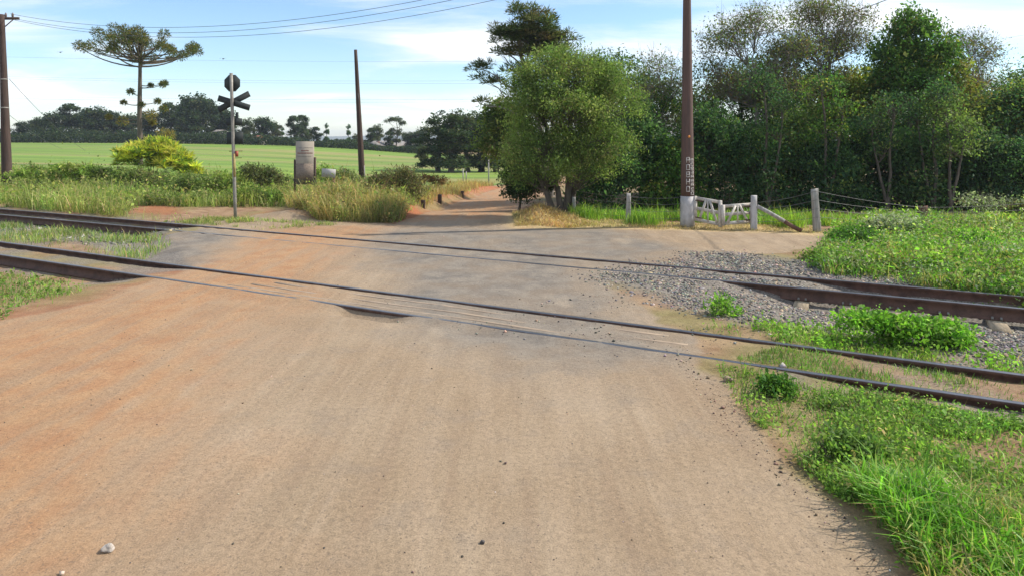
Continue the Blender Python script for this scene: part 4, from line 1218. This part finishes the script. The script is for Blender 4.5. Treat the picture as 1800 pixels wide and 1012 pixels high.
place_tree('young_tree', 'small light green tree touching the left side of the dark grove', 'tree', b, fp['pale'], None, 2.4, (at(766, 262, 88)[2]-b[2])/8.6)


# ------------------------------------------------------------------ shrubs of the left bank
def shrub(name, label, seed, blobs, Y, px_, nclump, lpc, ls, cr, pal, aspect=0.4, r0=0.03, cat='shrub', group='shrubs left of the crossing', **kw):
    b = base_at(px_, Y); BL = PB(b, Y, blobs, 1.0)
    mz = max(q[2] for q in BL)
    T = [[(0, 0, 0), (0.1*k, 0.05*k, mz*0.4), (0.25*k, 0.1*k, mz*0.75)] for k in (-1.2, 0, 1.1)]
    ms = tree_meshes(seed, T, r0, BL, nclump, lpc, ls, cr, pal, aspect, lo=0.2, twig_r=0.006, **kw)
    return place_tree(name, label, cat, b, ms, group, parts=('stems', 'foliage'))


YEL = [((0.52, 0.50, 0.06), 4), ((0.37, 0.43, 0.06), 3), ((0.55, 0.48, 0.10), 2), ((0.14, 0.22, 0.045), 2.5)]
shrub('bamboo_bush', 'bright yellow green bush below the araucaria', 120, [(265, 272, 58, 26), (300, 292, 42, 24), (235, 285, 34, 30), (330, 305, 30, 16), (285, 262, 30, 18)], 31, 270, 190, 55, 0.24, 0.28, YEL, 0.16, radial=True)
MIDG = [((0.20, 0.28, 0.06), 3), ((0.28, 0.33, 0.08), 3), ((0.14, 0.20, 0.05), 2), ((0.33, 0.30, 0.12), 1.5)]
DKG = [((0.14, 0.19, 0.055), 4), ((0.19, 0.23, 0.07), 3), ((0.26, 0.24, 0.11), 1.5)]
SH = [('leafy_shrub', 'low leafy green shrub right beside the pole with the crossarm', [(60, 303, 45, 14), (105, 304, 40, 16)], 32, 80, MIDG, 70, 45, 0.2),
      ('leafy_shrub', 'bright broad leaved shrub left of the yellow green bush', [(130, 298, 40, 16), (165, 306, 38, 18)], 31, 150, MIDG, 70, 45, 0.2),
      ('leafy_shrub', 'dark hollow shrub at the foot of the yellow green bush', [(225, 308, 34, 24), (270, 318, 38, 20)], 29.5, 245, DKG, 90, 50, 0.16),
      ('leafy_shrub', 'dull green rounded shrub right of the yellow green bush', [(345, 325, 42, 26), (320, 335, 34, 22)], 27.5, 335, DKG, 100, 50, 0.14),
      ('leafy_shrub', 'dark green low shrub bordering the bare soil left of the crossing signpost', [(290, 347, 40, 14), (340, 350, 40, 16)], 25.2, 315, DKG, 80, 50, 0.12),
      ('leafy_shrub', 'shrub behind the crossing signpost', [(405, 318, 38, 24), (380, 328, 30, 22)], 28, 395, MIDG, 90, 50, 0.15),
      ('leafy_shrub', 'olive brown shrub between the crossing signpost and the notice board', [(455, 305, 34, 24), (480, 318, 30, 22)], 28.5, 465, [((0.12, 0.12, 0.055), 3), ((0.09, 0.11, 0.04), 3), ((0.17, 0.15, 0.07), 1)], 100, 48, 0.14),
      ('leafy_shrub', 'fresh green shrub low in front of the olive brown one', [(440, 338, 40, 18), (475, 345, 30, 16)], 25.5, 455, MIDG, 80, 50, 0.13),
      ('leafy_shrub', 'pale leaved shrub between the small blank sign and the slim pole', [(600, 312, 26, 18), (618, 322, 20, 18)], 28.5, 608, [((0.22, 0.25, 0.09), 3), ((0.30, 0.30, 0.16), 2), ((0.10, 0.14, 0.04), 2)], 70, 45, 0.15),
      ('leafy_shrub', 'thin weedy shrub sprouting behind the small blank sign', [(570, 296, 18, 10), (560, 310, 20, 16)], 28, 566, MIDG, 40, 35, 0.13),
      ('dry_shrub', 'brown half dry shrub with dark side at the left edge of the dirt road', [(695, 315, 44, 24), (665, 325, 30, 22), (725, 335, 22, 34), (715, 355, 20, 24), (700, 300, 25, 12)], 25, 702, [((0.16, 0.12, 0.06), 3), ((0.11, 0.10, 0.05), 3), ((0.20, 0.17, 0.08), 2), ((0.09, 0.11, 0.035), 2)], 170, 50, 0.11),
      ('dry_shrub', 'small rusty shrub further along the left road bank', [(752, 312, 16, 10), (775, 316, 14, 9)], 33, 764, [((0.24, 0.12, 0.05), 3), ((0.16, 0.12, 0.05), 3)], 40, 40, 0.13)]
for i, (nm, lb, bl, Y, px_, pal, nc, lp, ls) in enumerate(SH):
    shrub(nm, lb, 130+i, [(a_, b_+4, c_, d_*0.85)+tuple(e_) for (a_, b_, c_, d_, *e_) in bl], Y, px_, int(nc*0.7), lp, ls*0.85, 0.24, pal, 0.34)
# weeds right of the far track and beside the ballast
BRI = [((0.16, 0.33, 0.035), 4), ((0.23, 0.40, 0.05), 3), ((0.10, 0.21, 0.03), 2), ((0.32, 0.40, 0.12), 1)]
PALEW = [((0.30, 0.33, 0.20), 3), ((0.16, 0.22, 0.08), 3), ((0.40, 0.40, 0.30), 2)]
WD = [('weed_bush', 'dark green rounded weed at the end of the dirt pull-out', [(1500, 425, 40, 24), (1520, 435, 30, 18)], 15.2, 1505, [((0.07, 0.15, 0.03), 3), ((0.10, 0.20, 0.03), 2)], 90, 42, 0.075),
      ('weed_bush', 'pale flowering weed with whitish heads before the dark wood', [(1570, 395, 44, 14), (1545, 405, 36, 14), (1610, 402, 30, 12)], 16.5, 1572, PALEW, 90, 36, 0.07),
      ('weed_bush', 'bright round green weed below the reddish stump', [(1705, 428, 38, 22), (1690, 440, 32, 16)], 15, 1700, BRI, 90, 42, 0.07),
      ('weed_bush', 'broad bright green weed patch behind the protruding far rail', [(1620, 450, 56, 22), (1650, 465, 40, 18), (1580, 455, 30, 18)], 14, 1620, BRI, 120, 42, 0.07),
      ('weed_bush', 'yellow green weed beside the far rail at the right edge', [(1760, 470, 44, 22), (1790, 480, 36, 20), (1730, 478, 24, 14)], 13.2, 1765, [((0.16, 0.26, 0.03), 3), ((0.22, 0.28, 0.05), 2), ((0.09, 0.18, 0.03), 2)], 100, 42, 0.07),
      ('weed_bush', 'low yellowish weed at the edge of the ballast behind the far rail', [(1440, 455, 30, 9), (1475, 462, 28, 10)], 14, 1455, [((0.20, 0.25, 0.05), 3), ((0.13, 0.19, 0.04), 3)], 60, 34, 0.06),
      ('weed_bush', 'lush bright green weed between the two tracks', [(1600, 582, 44, 20), (1660, 588, 44, 20), (1545, 568, 36, 14), (1500, 562, 30, 12), (1690, 600, 24, 12)], 8.5, 1610, BRI, 170, 40, 0.055),
      ('weed_bush', 'small green sprout at the edge of the ballast between the tracks', [(1268, 542, 12, 14), (1285, 558, 16, 8)], 9.7, 1272, BRI, 36, 34, 0.045),
      ('weed_bush', 'dark green leafy weed on the verge just below the near rail', [(1362, 682, 20, 16), (1372, 690, 18, 10)], 6.65, 1365, [((0.07, 0.16, 0.03), 3), ((0.12, 0.22, 0.03), 3)], 50, 34, 0.045),
      ('weed_bush', 'broad leaved weed at the top of the long foreground grass', [(1490, 785, 34, 22), (1525, 800, 40, 18), (1465, 805, 24, 12), (1440, 775, 18, 8)], 5.3, 1500, [((0.13, 0.22, 0.045), 3), ((0.19, 0.28, 0.06), 3), ((0.09, 0.15, 0.04), 2)], 90, 30, 0.042)]
for i, (nm, lb, bl, Y, px_, pal, nc, lp, ls) in enumerate(WD):
    shrub(nm, lb, 160+i, bl, Y, px_, nc, lp, ls, 0.10*Y/10+0.04, pal, 0.5, 0.008, 'plant', 'weeds beside the tracks')
shrub('pale_twig_bush', 'pale grey twiggy bush in front of the dark wood at the right', 175, [(1720, 360, 34, 18), (1745, 372, 26, 12), (1775, 362, 30, 10)], 20.5, 1735, 80, 14, 0.09, 0.25, PALEW, 0.4, 0.02, group='weeds beside the tracks', bare=3)
shrub('pale_twig_bush', 'brownish low bush at the right edge behind the weeds', 176, [(1790, 378, 26, 14), (1815, 372, 30, 18)], 20.2, 1795, 60, 36, 0.09, 0.2, BROWNISH, 0.4, 0.02, group='weeds beside the tracks')
TUF = [((0.16, 0.30, 0.03), 3), ((0.24, 0.34, 0.05), 2), ((0.10, 0.20, 0.03), 2)]


# ------------------------------------------------------------------ grass
def sample(poly, n, rng, thin=None):
    P = np.asarray(poly, float); lo = P.min(0); hi = P.max(0)
    out = []; got = 0
    while got < n:
        q = lo+(hi-lo)*rng.random((n*2, 2)); q = q[inpoly(q[:, 0], q[:, 1], P)]
        if thin is not None:
            q = q[rng.random(len(q)) < thin(q[:, 0], q[:, 1])]
        out.append(q); got += len(q)
        if len(out) > 60: break
    return np.concatenate(out)[:n]


def blades(name, pts, h, wd, lean, pal, seed, label, z=None, curve=0.5, clump=None, parent=None, jit=0.2):
    rng = np.random.default_rng(seed)
    n = len(pts); X, Y = pts[:, 0], pts[:, 1]
    Z = gz(X, Y)-0.01
    H = h*np.exp(rng.normal(0, 0.32, n))
    if clump is not None:
        H = H*clump(X, Y)
    a = rng.uniform(0, 2*math.pi, n); ln = lean*rng.random(n)**0.7
    dx, dy = np.cos(a)*ln*H, np.sin(a)*ln*H
    b = rng.uniform(0, 2*math.pi, n)
    wx, wy = np.cos(b)*wd*0.5, np.sin(b)*wd*0.5
    sc = np.clip(H/h, 0.5, 1.5); wx, wy = wx*sc, wy*sc
    v = np.empty((n, 5, 3))
    v[:, 0] = np.stack([X-wx, Y-wy, Z], 1); v[:, 1] = np.stack([X+wx, Y+wy, Z], 1)
    mx, my, mz = X+dx*0.35, Y+dy*0.35, Z+H*0.62
    v[:, 2] = np.stack([mx+wx*0.8, my+wy*0.8, mz], 1); v[:, 3] = np.stack([mx-wx*0.8, my-wy*0.8, mz], 1)
    v[:, 4] = np.stack([X+dx, Y+dy, Z+H*(1-curve*ln*0.6)], 1)
    loops = (np.array([0, 1, 2, 3, 3, 2, 4])[None]+np.arange(n)[:, None]*5).reshape(-1)
    sizes = np.tile([4, 3], n)
    patch = fbm(X*1.4, Y*1.4, seed, 3)[:, None]
    col = pick_cols(n, pal, rng, jit)*(0.5+1.0*patch)*np.stack([0.80+0.42*fbm(X*0.8, Y*0.8, seed+9, 3), np.ones(n), np.ones(n)], 1)
    me = mesh_np(name, v.reshape(-1, 3), loops, sizes, M_GRASS, col=np.repeat(col, 5, 0))
    o = link(name, me, parent)
    return tag(o, label, None, None, 'stuff')


def ground_leaves(name, pts, h, ls, pal, seed, label, per=6, spread=0.05):
    rng = np.random.default_rng(seed)
    n = len(pts)*per; ci = np.repeat(np.arange(len(pts)), per)
    X = pts[ci, 0]+rng.normal(0, spread, n); Y = pts[ci, 1]+rng.normal(0, spread, n)
    H = h*np.exp(rng.normal(0, 0.4, len(pts)))[ci]
    Z = gz(X, Y)+rng.random(n)*H
    nr = rand_unit(n, rng); nr[:, 2] = np.abs(nr[:, 2])+0.5; nr /= np.linalg.norm(nr, axis=1)[:, None]
    sz = ls*np.exp(rng.normal(0, 0.3, n))
    col = pick_cols(len(pts), pal, rng, 0.15)[ci]*np.exp(rng.normal(0, 0.2, (n, 1)))
    col *= (0.45+1.1*fbm(X*1.1, Y*1.1, seed, 4))[:, None]*np.stack([0.75+0.6*fbm(X*0.7, Y*0.7, seed+9, 3), np.ones(n), np.ones(n)], 1)
    me = leaves_mesh(name, np.stack([X, Y, Z], 1), rand_unit(n, rng), nr, sz, sz*0.55, col, M_LEAF)
    return tag(link(name, me), label, None, None, 'stuff')


rg = np.random.default_rng(90)
LUSH = [((0.16, 0.32, 0.03), 4), ((0.23, 0.40, 0.045), 3), ((0.10, 0.21, 0.03), 2), ((0.36, 0.36, 0.11), 1.3)]
VERGE = [((0.155, 0.27, 0.048), 4), ((0.22, 0.33, 0.065), 3), ((0.36, 0.29, 0.13), 1.3), ((0.12, 0.17, 0.04), 2)]
DRYG = [((0.44, 0.33, 0.14), 4), ((0.37, 0.31, 0.11), 3), ((0.48, 0.31, 0.14), 2), ((0.22, 0.22, 0.07), 1.5)]
MEAD = [((0.24, 0.30, 0.07), 4), ((0.32, 0.34, 0.10), 3), ((0.42, 0.35, 0.17), 2.5), ((0.17, 0.24, 0.055), 2)]

P_FG = PX((1565, 925), (1500, 868), (1570, 862), (1680, 872), (1800, 915), (2000, 975), (2000, 1150), (1660, 1080), (1615, 1000))
fg = thing('grass_tussock', 'lush bright green long grass in the foreground beside the dirt road', 'grass', (3.4, 4.5, float(gz(3.4, 4.5))))
o0 = np.array(fg.location)
p = sample(P_FG, 13000, rg, lambda x, y: 0.15+0.85*sm(0.35, 0.6, fbm(x*2.2, y*2.2, 44, 3)))
ob = blades('grass_blades', p, 0.18, 0.010, 1.1, LUSH, 200, None, clump=lambda x, y: 0.3+1.1*fbm(x*2.2, y*2.2, 44, 3), parent=fg)
ob.location = -o0
p = sample(P_FG, 4000, rg)
ob = blades('dry_blades', p, 0.16, 0.008, 1.2, DRYG, 201, None, parent=fg); ob.location = -o0

P_VG = PX((1262, 640), (1420, 672), (1800, 735), (2300, 810), (2300, 1150), (1700, 1150), (1600, 985), (1450, 850), (1320, 735), (1275, 680))
thin = lambda x, y: 0.07+0.93*sm(0.40, 0.57, fbm(x*1.6, y*1.6, 45, 4))
blades('verge_grass', sample(P_VG, 40000, rg, thin), 0.085, 0.007, 1.1, VERGE, 202, 'short patchy verge grass right of the road')
ground_leaves('verge_weeds', sample(P_VG, 7000, rg, thin), 0.085, 0.030, [((0.16, 0.29, 0.05), 4), ((0.22, 0.35, 0.065), 3), ((0.10, 0.18, 0.04), 2), ((0.33, 0.28, 0.12), 0.8)], 203, 'small leafy weeds on the right verge', 7, 0.045)


def uvpoly(pts):
    return [tuple(wpt(*q)) for q in pts]


P_AB = uvpoly([(-1.3, 7.98), (9, 7.98), (9, 8.74), (-0.9, 8.74)])
blades('track_grass', sample(P_AB, 11000, rg, lambda x, y: 0.1+0.9*sm(0.4, 0.58, fbm(x*1.5, y*1.5, 46, 4))), 0.06, 0.006, 1.1, VERGE+[((0.14, 0.24, 0.03), 3)], 204, 'short grass between the near rails')
P_BC = uvpoly([(-2.2, 8.95), (9, 8.95), (9, 10.6), (1.5, 10.3), (-1.0, 9.9)])
thinb = lambda x, y: 0.05+0.95*sm(0.44, 0.6, fbm(x*1.1, y*1.1, 47, 4))
blades('track_grass', sample(P_BC, 14000, rg, thinb), 0.075, 0.007, 1.1, VERGE+[((0.14, 0.24, 0.03), 3)], 205, 'patchy grass between the two tracks')
ground_leaves('track_weeds', sample(P_BC, 900, rg, thinb), 0.12, 0.05, BRI, 206, 'leafy weeds between the two tracks', 8, 0.06)
P_DR = PX((1445, 478), (1435, 452), (1470, 415), (1540, 404), (1640, 398), (1900, 396), (1960, 560), (1800, 520), (1500, 484))
thd = lambda x, y: 0.06+0.94*sm(0.45, 0.60, fbm(x*1.0, y*1.0, 48, 4))
ground_leaves('weeds', sample(P_DR, 9500, rg, thd), 0.22, 0.055, BRI+[((0.34, 0.36, 0.20), 3), ((0.12, 0.20, 0.05), 3), ((0.33, 0.30, 0.10), 2)], 207, 'bright weedy growth behind the far track on the right', 9, 0.10)
blades('weed_grass', sample(P_DR, 22000, rg, lambda x, y: 0.15+0.85*sm(0.35, 0.6, fbm(x*1.4, y*1.4, 63, 3))), 0.20, 0.011, 0.9, LUSH+MEAD+DRYG, 208, 'tall grass among the weeds behind the far track', clump=lambda x, y: 0.35+1.3*fbm(x*1.3, y*1.3, 62, 3))
ground_leaves('tall_weeds', sample(P_DR, 1500, rg, lambda x, y: 0.02+sm(0.52, 0.66, fbm(x*0.9, y*0.9, 72, 3))), 0.27, 0.075, BRI+MIDG, 231, 'taller broad leaved weeds behind the far track', 16, 0.13)
ground_leaves('flowering_weeds', sample(P_DR, 900, rg, lambda x, y: 0.02+sm(0.50, 0.66, fbm(x*0.8, y*0.8, 73, 3))), 0.32, 0.045, PALEW, 232, 'pale flowering weeds behind the far track', 12, 0.09)
# fence foot on the right
P_FF = PX((1000, 384), (1100, 388), (1190, 388), (1330, 396), (1440, 398), (1500, 398), (1850, 398), (1850, 386), (1440, 384), (1000, 376))
blades('fence_grass', sample(P_FF, 17000, rg, lambda x, y: 0.1+0.9*sm(0.4, 0.55, fbm(x*0.9, y*0.9, 49, 3))), 0.22, 0.011, 0.9, LUSH+[((0.30, 0.33, 0.06), 3)], 209, 'sunlit grass along the foot of the fence')
P_SW = PX((905, 400), (900, 372), (960, 368), (1040, 386), (1300, 396), (1440, 402), (1450, 410), (1300, 406), (1100, 401))
blades('straw', sample(P_SW, 11000, rg), 0.07, 0.009, 2.2, [((0.42, 0.33, 0.16), 4), ((0.32, 0.23, 0.10), 2), ((0.50, 0.40, 0.22), 2)], 210, 'dry straw lying along the far edge of the road')
P_MO = PX((905, 398), (902, 372), (930, 366), (965, 366), (985, 388), (1060, 396), (1000, 402))
blades('straw_heap', sample(P_MO, 7000, rg), 0.11, 0.012, 1.8, [((0.46, 0.34, 0.17), 4), ((0.34, 0.22, 0.10), 2)], 211, 'dry straw heap at the corner below the rounded tree')
for px_, py_, s_, lb in ((1132, 393, 1.0, 'round bright grass tuft between the grey post and the thick pole'), (1035, 388, 0.8, 'bright grass tuft right of the rounded tree stems'), (1385, 400, 0.9, 'bright grass tuft behind the leaning log')):
    x, y = G(px_, py_); tt = thing('grass_tuft', lb, 'grass', (x, y, float(gz(x, y))), 'grass tufts along the fence')
    pr_ = np.stack([x+rg.normal(0, 0.22*s_, 900), y+rg.normal(0, 0.2, 900)], 1)
    ob = blades('grass_blades', pr_, 0.32*s_, 0.012, 1.0, [((0.22, 0.36, 0.04), 3), ((0.30, 0.38, 0.06), 3), ((0.12, 0.22, 0.03), 2)], 212+int(px_), None, parent=tt); ob.location = tuple(-np.array(tt.location))

# left side
P_LN = [G(0, 562), G(60, 545), G(130, 520), G(165, 500), G(120, 482), G(60, 470), G(-50, 455), G(-400, 400), G(-700, 470), G(-700, 700)]
thl = lambda x, y: 0.12+0.88*sm(0.36, 0.55, fbm(x*1.2, y*1.2, 51, 4))
blades('verge_grass', sample(P_LN, 15000, rg, thl), 0.10, 0.009, 1.1, VERGE+[((0.17, 0.22, 0.05), 2)], 220, 'short patchy grass at the left road edge')
ground_leaves('verge_weeds', sample(P_LN, 1500, rg, thl), 0.1, 0.05, VERGE, 221, 'small weeds at the left road edge', 7, 0.06)
P_LT = [tuple(wpt(*q)) for q in [(-13.5, 9.3), (-14.4, 10.6), (-16.5, 11.6), (-34, 11.7), (-34, 9.1)]]
blades('track_grass', sample(P_LT, 11000, rg, lambda x, y: 0.05+0.95*sm(0.40, 0.58, fbm(x*0.8, y*0.8, 52, 4))), 0.16, 0.010, 0.9, MEAD+[((0.14, 0.27, 0.04), 4), ((0.33, 0.34, 0.22), 2)], 222, 'grass and flowering weeds between the tracks at the left')
P_LF = [tuple(wpt(*q)) for q in [(-17.5, 13.4), (-34, 13.5), (-60, 14), (-60, 28)]]+[(-44, 41), (-16, 40), (-5, 36), (-3.6, 30), (-3.4, 21.5), G(640, 380), G(560, 372), G(500, 362), G(440, 362), G(330, 364), G(240, 362), G(220, 380), G(290, 388)]
thf = lambda x, y: 0.2+0.8*sm(0.35, 0.55, fbm(x*0.5, y*0.5, 53, 4))
blades('meadow_grass', sample(P_LF, 95000, rg, thf), 0.42, 0.016, 0.8, MEAD, 223, 'tall meadow grass left of the crossing', clump=lambda x, y: 0.3+1.3*fbm(x*0.5, y*0.5, 54, 4))
ground_leaves('meadow_weeds', sample(P_LF, 5500, rg, thf), 0.45, 0.11, MIDG+[((0.24, 0.25, 0.10), 1)], 224, 'leafy weeds in the meadow left of the crossing', 8, 0.14)
P_DG = PX((520, 372), (560, 388), (640, 392), (690, 392), (712, 385), (706, 362), (690, 350), (600, 350), (540, 352), (505, 362))
blades('dry_grass', sample(P_DG, 22000, rg, lambda x, y: 0.15+0.85*sm(0.36, 0.55, fbm(x*1.5, y*1.5, 60, 3))), 0.46, 0.013, 1.1, DRYG+[((0.22, 0.25, 0.07), 2)], 225, 'tall dry yellow grass at the road corner below the slim pole', clump=lambda x, y: 0.35+1.3*fbm(x*1.1, y*1.1, 61, 3))
bank = np.array([(-4.6, 20.6), (-3.3, 20.6), (-3.0, 26), (-2.8, 30), (-1.75, 44), (-1.3, 50), (-2.9, 50), (-4.6, 40), (-5.6, 30)])
blades('bank_grass', sample(bank, 15000, rg, lambda x, y: 0.05+0.95*sm(0.35, 0.9, road_left(y)-x)), 0.27, 0.014, 0.6, DRYG+[((0.36, 0.18, 0.07), 2)], 226, 'dry reddish grass on top of the red bank')
ground_leaves('dry_weeds', sample(P_DG, 1300, rg, lambda x, y: 0.05+sm(0.42, 0.6, fbm(x*1.2, y*1.2, 74, 3))), 0.42, 0.07, MIDG+DRYG+[((0.12, 0.10, 0.05), 3)], 233, 'leafy and brown weeds among the dry grass at the road corner', 12, 0.12)
P_SG = PX((395, 388), (440, 386), (450, 391), (400, 393))
blades('sign_grass', sample(P_SG, 500, rg), 0.10, 0.012, 1.0, MEAD, 227, 'thin grass around the foot of the crossing signpost')
P_S2 = [tuple(wpt(*q)) for q in [(-14, 13.3), (-18, 13.3), (-18, 14.5), (-13, 15.0)]]
blades('track_grass', sample(P_S2, 2500, rg, lambda x, y: sm(0.45, 0.6, fbm(x*1.2, y*1.2, 57, 4))+0.03), 0.09, 0.010, 1.0, MEAD, 228, 'sparse grass beyond the far track by the signpost')
# twigs of dead grass on bare soil patch
# ------------------------------------------------------------------ stones
_ico_v = np.array([(0, 0, 1), (.894, 0, .447), (.276, .851, .447), (-.724, .526, .447), (-.724, -.526, .447), (.276, -.851, .447), (.724, .526, -.447), (-.276, .851, -.447), (-.894, 0, -.447), (-.276, -.851, -.447), (.724, -.526, -.447), (0, 0, -1)])
_ico_f = np.array([(0, 1, 2), (0, 2, 3), (0, 3, 4), (0, 4, 5), (0, 5, 1), (1, 6, 2), (2, 7, 3), (3, 8, 4), (4, 9, 5), (5, 10, 1), (6, 7, 2), (7, 8, 3), (8, 9, 4), (9, 10, 5), (10, 6, 1), (11, 7, 6), (11, 8, 7), (11, 9, 8), (11, 10, 9), (11, 6, 10)])
_oct_v = np.array([(1, 0, 0), (0, 1, 0), (-1, 0, 0), (0, -1, 0), (0, 0, 1), (0, 0, -1.)])
_oct_f = np.array([(0, 1, 4), (1, 2, 4), (2, 3, 4), (3, 0, 4), (1, 0, 5), (2, 1, 5), (3, 2, 5), (0, 3, 5)])


def stones(name, pts, size, pal, seed, label, ico=True, sink=0.3, sig=0.35):
    rng = np.random.default_rng(seed)
    bv, bf = (_ico_v, _ico_f) if ico else (_oct_v, _oct_f)
    n = len(pts); m = len(bv)
    s = size*np.exp(rng.normal(0, sig, n))
    q = rng.normal(size=(n, 4)); q /= np.linalg.norm(q, axis=1)[:, None]
    a, b, c, d = q.T
    Rm = np.stack([np.stack([1-2*(c*c+d*d), 2*(b*c-a*d), 2*(b*d+a*c)], -1), np.stack([2*(b*c+a*d), 1-2*(b*b+d*d), 2*(c*d-a*b)], -1), np.stack([2*(b*d-a*c), 2*(c*d+a*b), 1-2*(b*b+c*c)], -1)], 1)
    v = bv[None]*(1+rng.uniform(-0.32, 0.32, (n, m, 1)))*(0.6+0.6*rng.random((n, 1, 3)))
    v = np.einsum('nij,nmj->nmi', Rm, v)*s[:, None, None]*0.5
    v[..., 2] *= 0.8
    Z = gz(pts[:, 0], pts[:, 1])+s*0.5*(0.55-sink)
    v += np.stack([pts[:, 0], pts[:, 1], Z], 1)[:, None]
    loops = (bf[None]+np.arange(n)[:, None, None]*m).reshape(-1)
    me = mesh_np(name, v.reshape(-1, 3), loops, np.full(n*len(bf), 3), M_STONE, col=np.repeat(pick_cols(n, pal, rng, 0.3), m, 0))
    return tag(link(name, me), label, None, None, 'stuff')


P_BAL_W = [G(980, 480), G(1190, 436), G(1420, 442), G(1850, 515), G(2300, 590), G(2300, 730), G(1800, 640), G(1280, 585), G(1120, 540)]


def bal_thin(x, y):
    u_, v_ = uv(x, y)
    a = soft(x, y, P_BAL, 0.45, 0.45, 6, 9)**1.6+0.004
    dc = v_-rail_v('C', u_); dd = v_-rail_v('D', u_)
    hit = (((dc > -0.34) & (dc < 0.12)) | ((dd > -0.34) & (dd < 0.1))) & (u_ > -2.4)
    hit2 = (np.abs(dc) < 0.1) | (np.abs(dd) < 0.1)
    gap = sm(0.33, 0.5, fbm(x*2.2, y*2.2, 71, 3))
    return np.where(hit2, 0.0, np.where(hit, 0.12, a*(0.35+0.65*gap)))


BALC = [((0.155, 0.148, 0.130), 4), ((0.25, 0.232, 0.20), 3), ((0.08, 0.075, 0.07), 3), ((0.33, 0.26, 0.18), 2)]
stones('ballast', sample(P_BAL_W, 17000, rg, lambda x, y: bal_thin(x, y)), 0.042, BALC, 300, 'loose grey ballast stones around the far track on the right', True, 0.62, 0.26)
stones('ballast', sample(P_BAL2, 3500, rg), 0.07, BALC+[((0.42, 0.38, 0.36), 2)], 301, 'grey ballast stones around the far track on the left', False)
P_RN = [(2.2, 3.6), G(1440, 850), G(1240, 640), G(1120, 530), G(900, 410), G(600, 400), G(300, 480), G(0, 570), (-6.5, 6), (-4, 3.6)]
stones('gravel', sample(P_RN, 1900, rg), 0.0085, [((0.20, 0.15, 0.11), 3), ((0.09, 0.075, 0.065), 3), ((0.42, 0.34, 0.26), 2)], 302, 'tiny loose pebbles scattered over the road', False, 0.2, 0.45)
P_RE = PX((1590, 1012), (1440, 850), (1300, 720), (1230, 640), (1180, 620), (1260, 740), (1400, 880), (1520, 1012))
stones('gravel', sample(P_RE, 420, rg), 0.011, [((0.22, 0.15, 0.10), 3), ((0.11, 0.085, 0.07), 2), ((0.36, 0.29, 0.22), 2)], 303, 'small dark clods along the right road edge', False, 0.2, 0.5)
P_TE = uvpoly([(-6.5, 7.55), (-1.0, 7.5), (0.2, 7.8), (-2.0, 9.6), (-4.0, 10.5), (-5.0, 8.0)])
stones('gravel', sample(P_TE, 420, rg, lambda x, y: sm(0.45, 0.6, fbm(x*2, y*2, 58, 3))+0.04), 0.016, BALC, 304, 'small stones strewn along the near rails', False, 0.2, 0.5)


def single_stone(label, px_, py_, size, col, seed):
    rng = np.random.default_rng(seed)
    x, y = G(px_, py_)
    import bmesh
    bm = bmesh.new(); bmesh.ops.create_icosphere(bm, subdivisions=3, radius=0.5)
    for v in bm.verts:
        c = v.co; k = 1+0.35*(math.sin(c.x*7+seed)*math.cos(c.y*6)+0.6*math.sin(c.z*9+c.x*4+seed*2))*0.5
        v.co = Vector((c.x*k*size, c.y*k*size*0.8, c.z*k*size*0.7))
    me = bpy.data.meshes.new('stone'); bm.to_mesh(me); bm.free()
    me.materials.append(simple('stone_surface', col, 0.85, 0, 0.35, 20, 0.4))
    tag(link('stone', me, None, (x, y, float(gz(x, y))+size*0.22)), label, 'stone', 'single stones on the road')


single_stone('pale rounded stone lying alone in the left foreground of the road', 190, 968, 0.075, (0.42, 0.37, 0.32), 1)
single_stone('tiny dark stone near the bottom middle of the road', 848, 955, 0.034, (0.08, 0.07, 0.065), 2)
single_stone('small brown stone at the grass edge below the near rail', 1280, 668, 0.10, (0.30, 0.22, 0.15), 3)

# ------------------------------------------------------------------ two birds
def bird(label, px_, py_, Y, seed):
    x, y, z = at(px_, py_, Y)
    t = thing('bird', label, 'bird', (x, y, z), 'birds in flight')
    mb = MB(); mb.tube([(-0.02, 0.14, 0), (0, 0.06, 0.01), (0, -0.02, 0.0), (0.0, -0.12, -0.02)], [0.012, 0.045, 0.04, 0.012], 8)
    for s in (-1, 1):
        mb.add([(0.03*s, 0.05, 0.01), (0.03*s, -0.05, 0.01), (0.16*s, -0.03, 0.05), (0.16*s, 0.06, 0.055), (0.30*s, -0.04, 0.0)], [(0, 1, 2, 3), (3, 2, 4)])
    mb.build('body', simple('dark_feathers', (0.03, 0.03, 0.03), 0.8), t, smooth=True)


bird('tiny dark bird in the sky left of the araucaria', 106, 92.5, 55, 1)
bird('tiny dark bird in the sky above the crossing sign', 392, 104, 50, 2)

# ------------------------------------------------------------------ haze
mb = MB(); mb.box((0, 1485, -12.0), (5200, 3190, 74))
hz = mb.build('haze', None)
mh = bpy.data.materials.new('haze_air'); mh.use_nodes = True
hn = NT(mh.node_tree)
pv = hn.n('ShaderNodeVolumePrincipled')
pv.inputs['Color'].default_value = (0.80, 0.88, 1.0, 1)
pv.inputs['Density'].default_value = 0.0003
pv.inputs['Anisotropy'].default_value = 0.2
ho = hn.n('ShaderNodeOutputMaterial'); hn.l(pv.outputs[0], ho.inputs['Volume'])
hz.data.materials.append(mh)
tag(hz, kind='stuff')
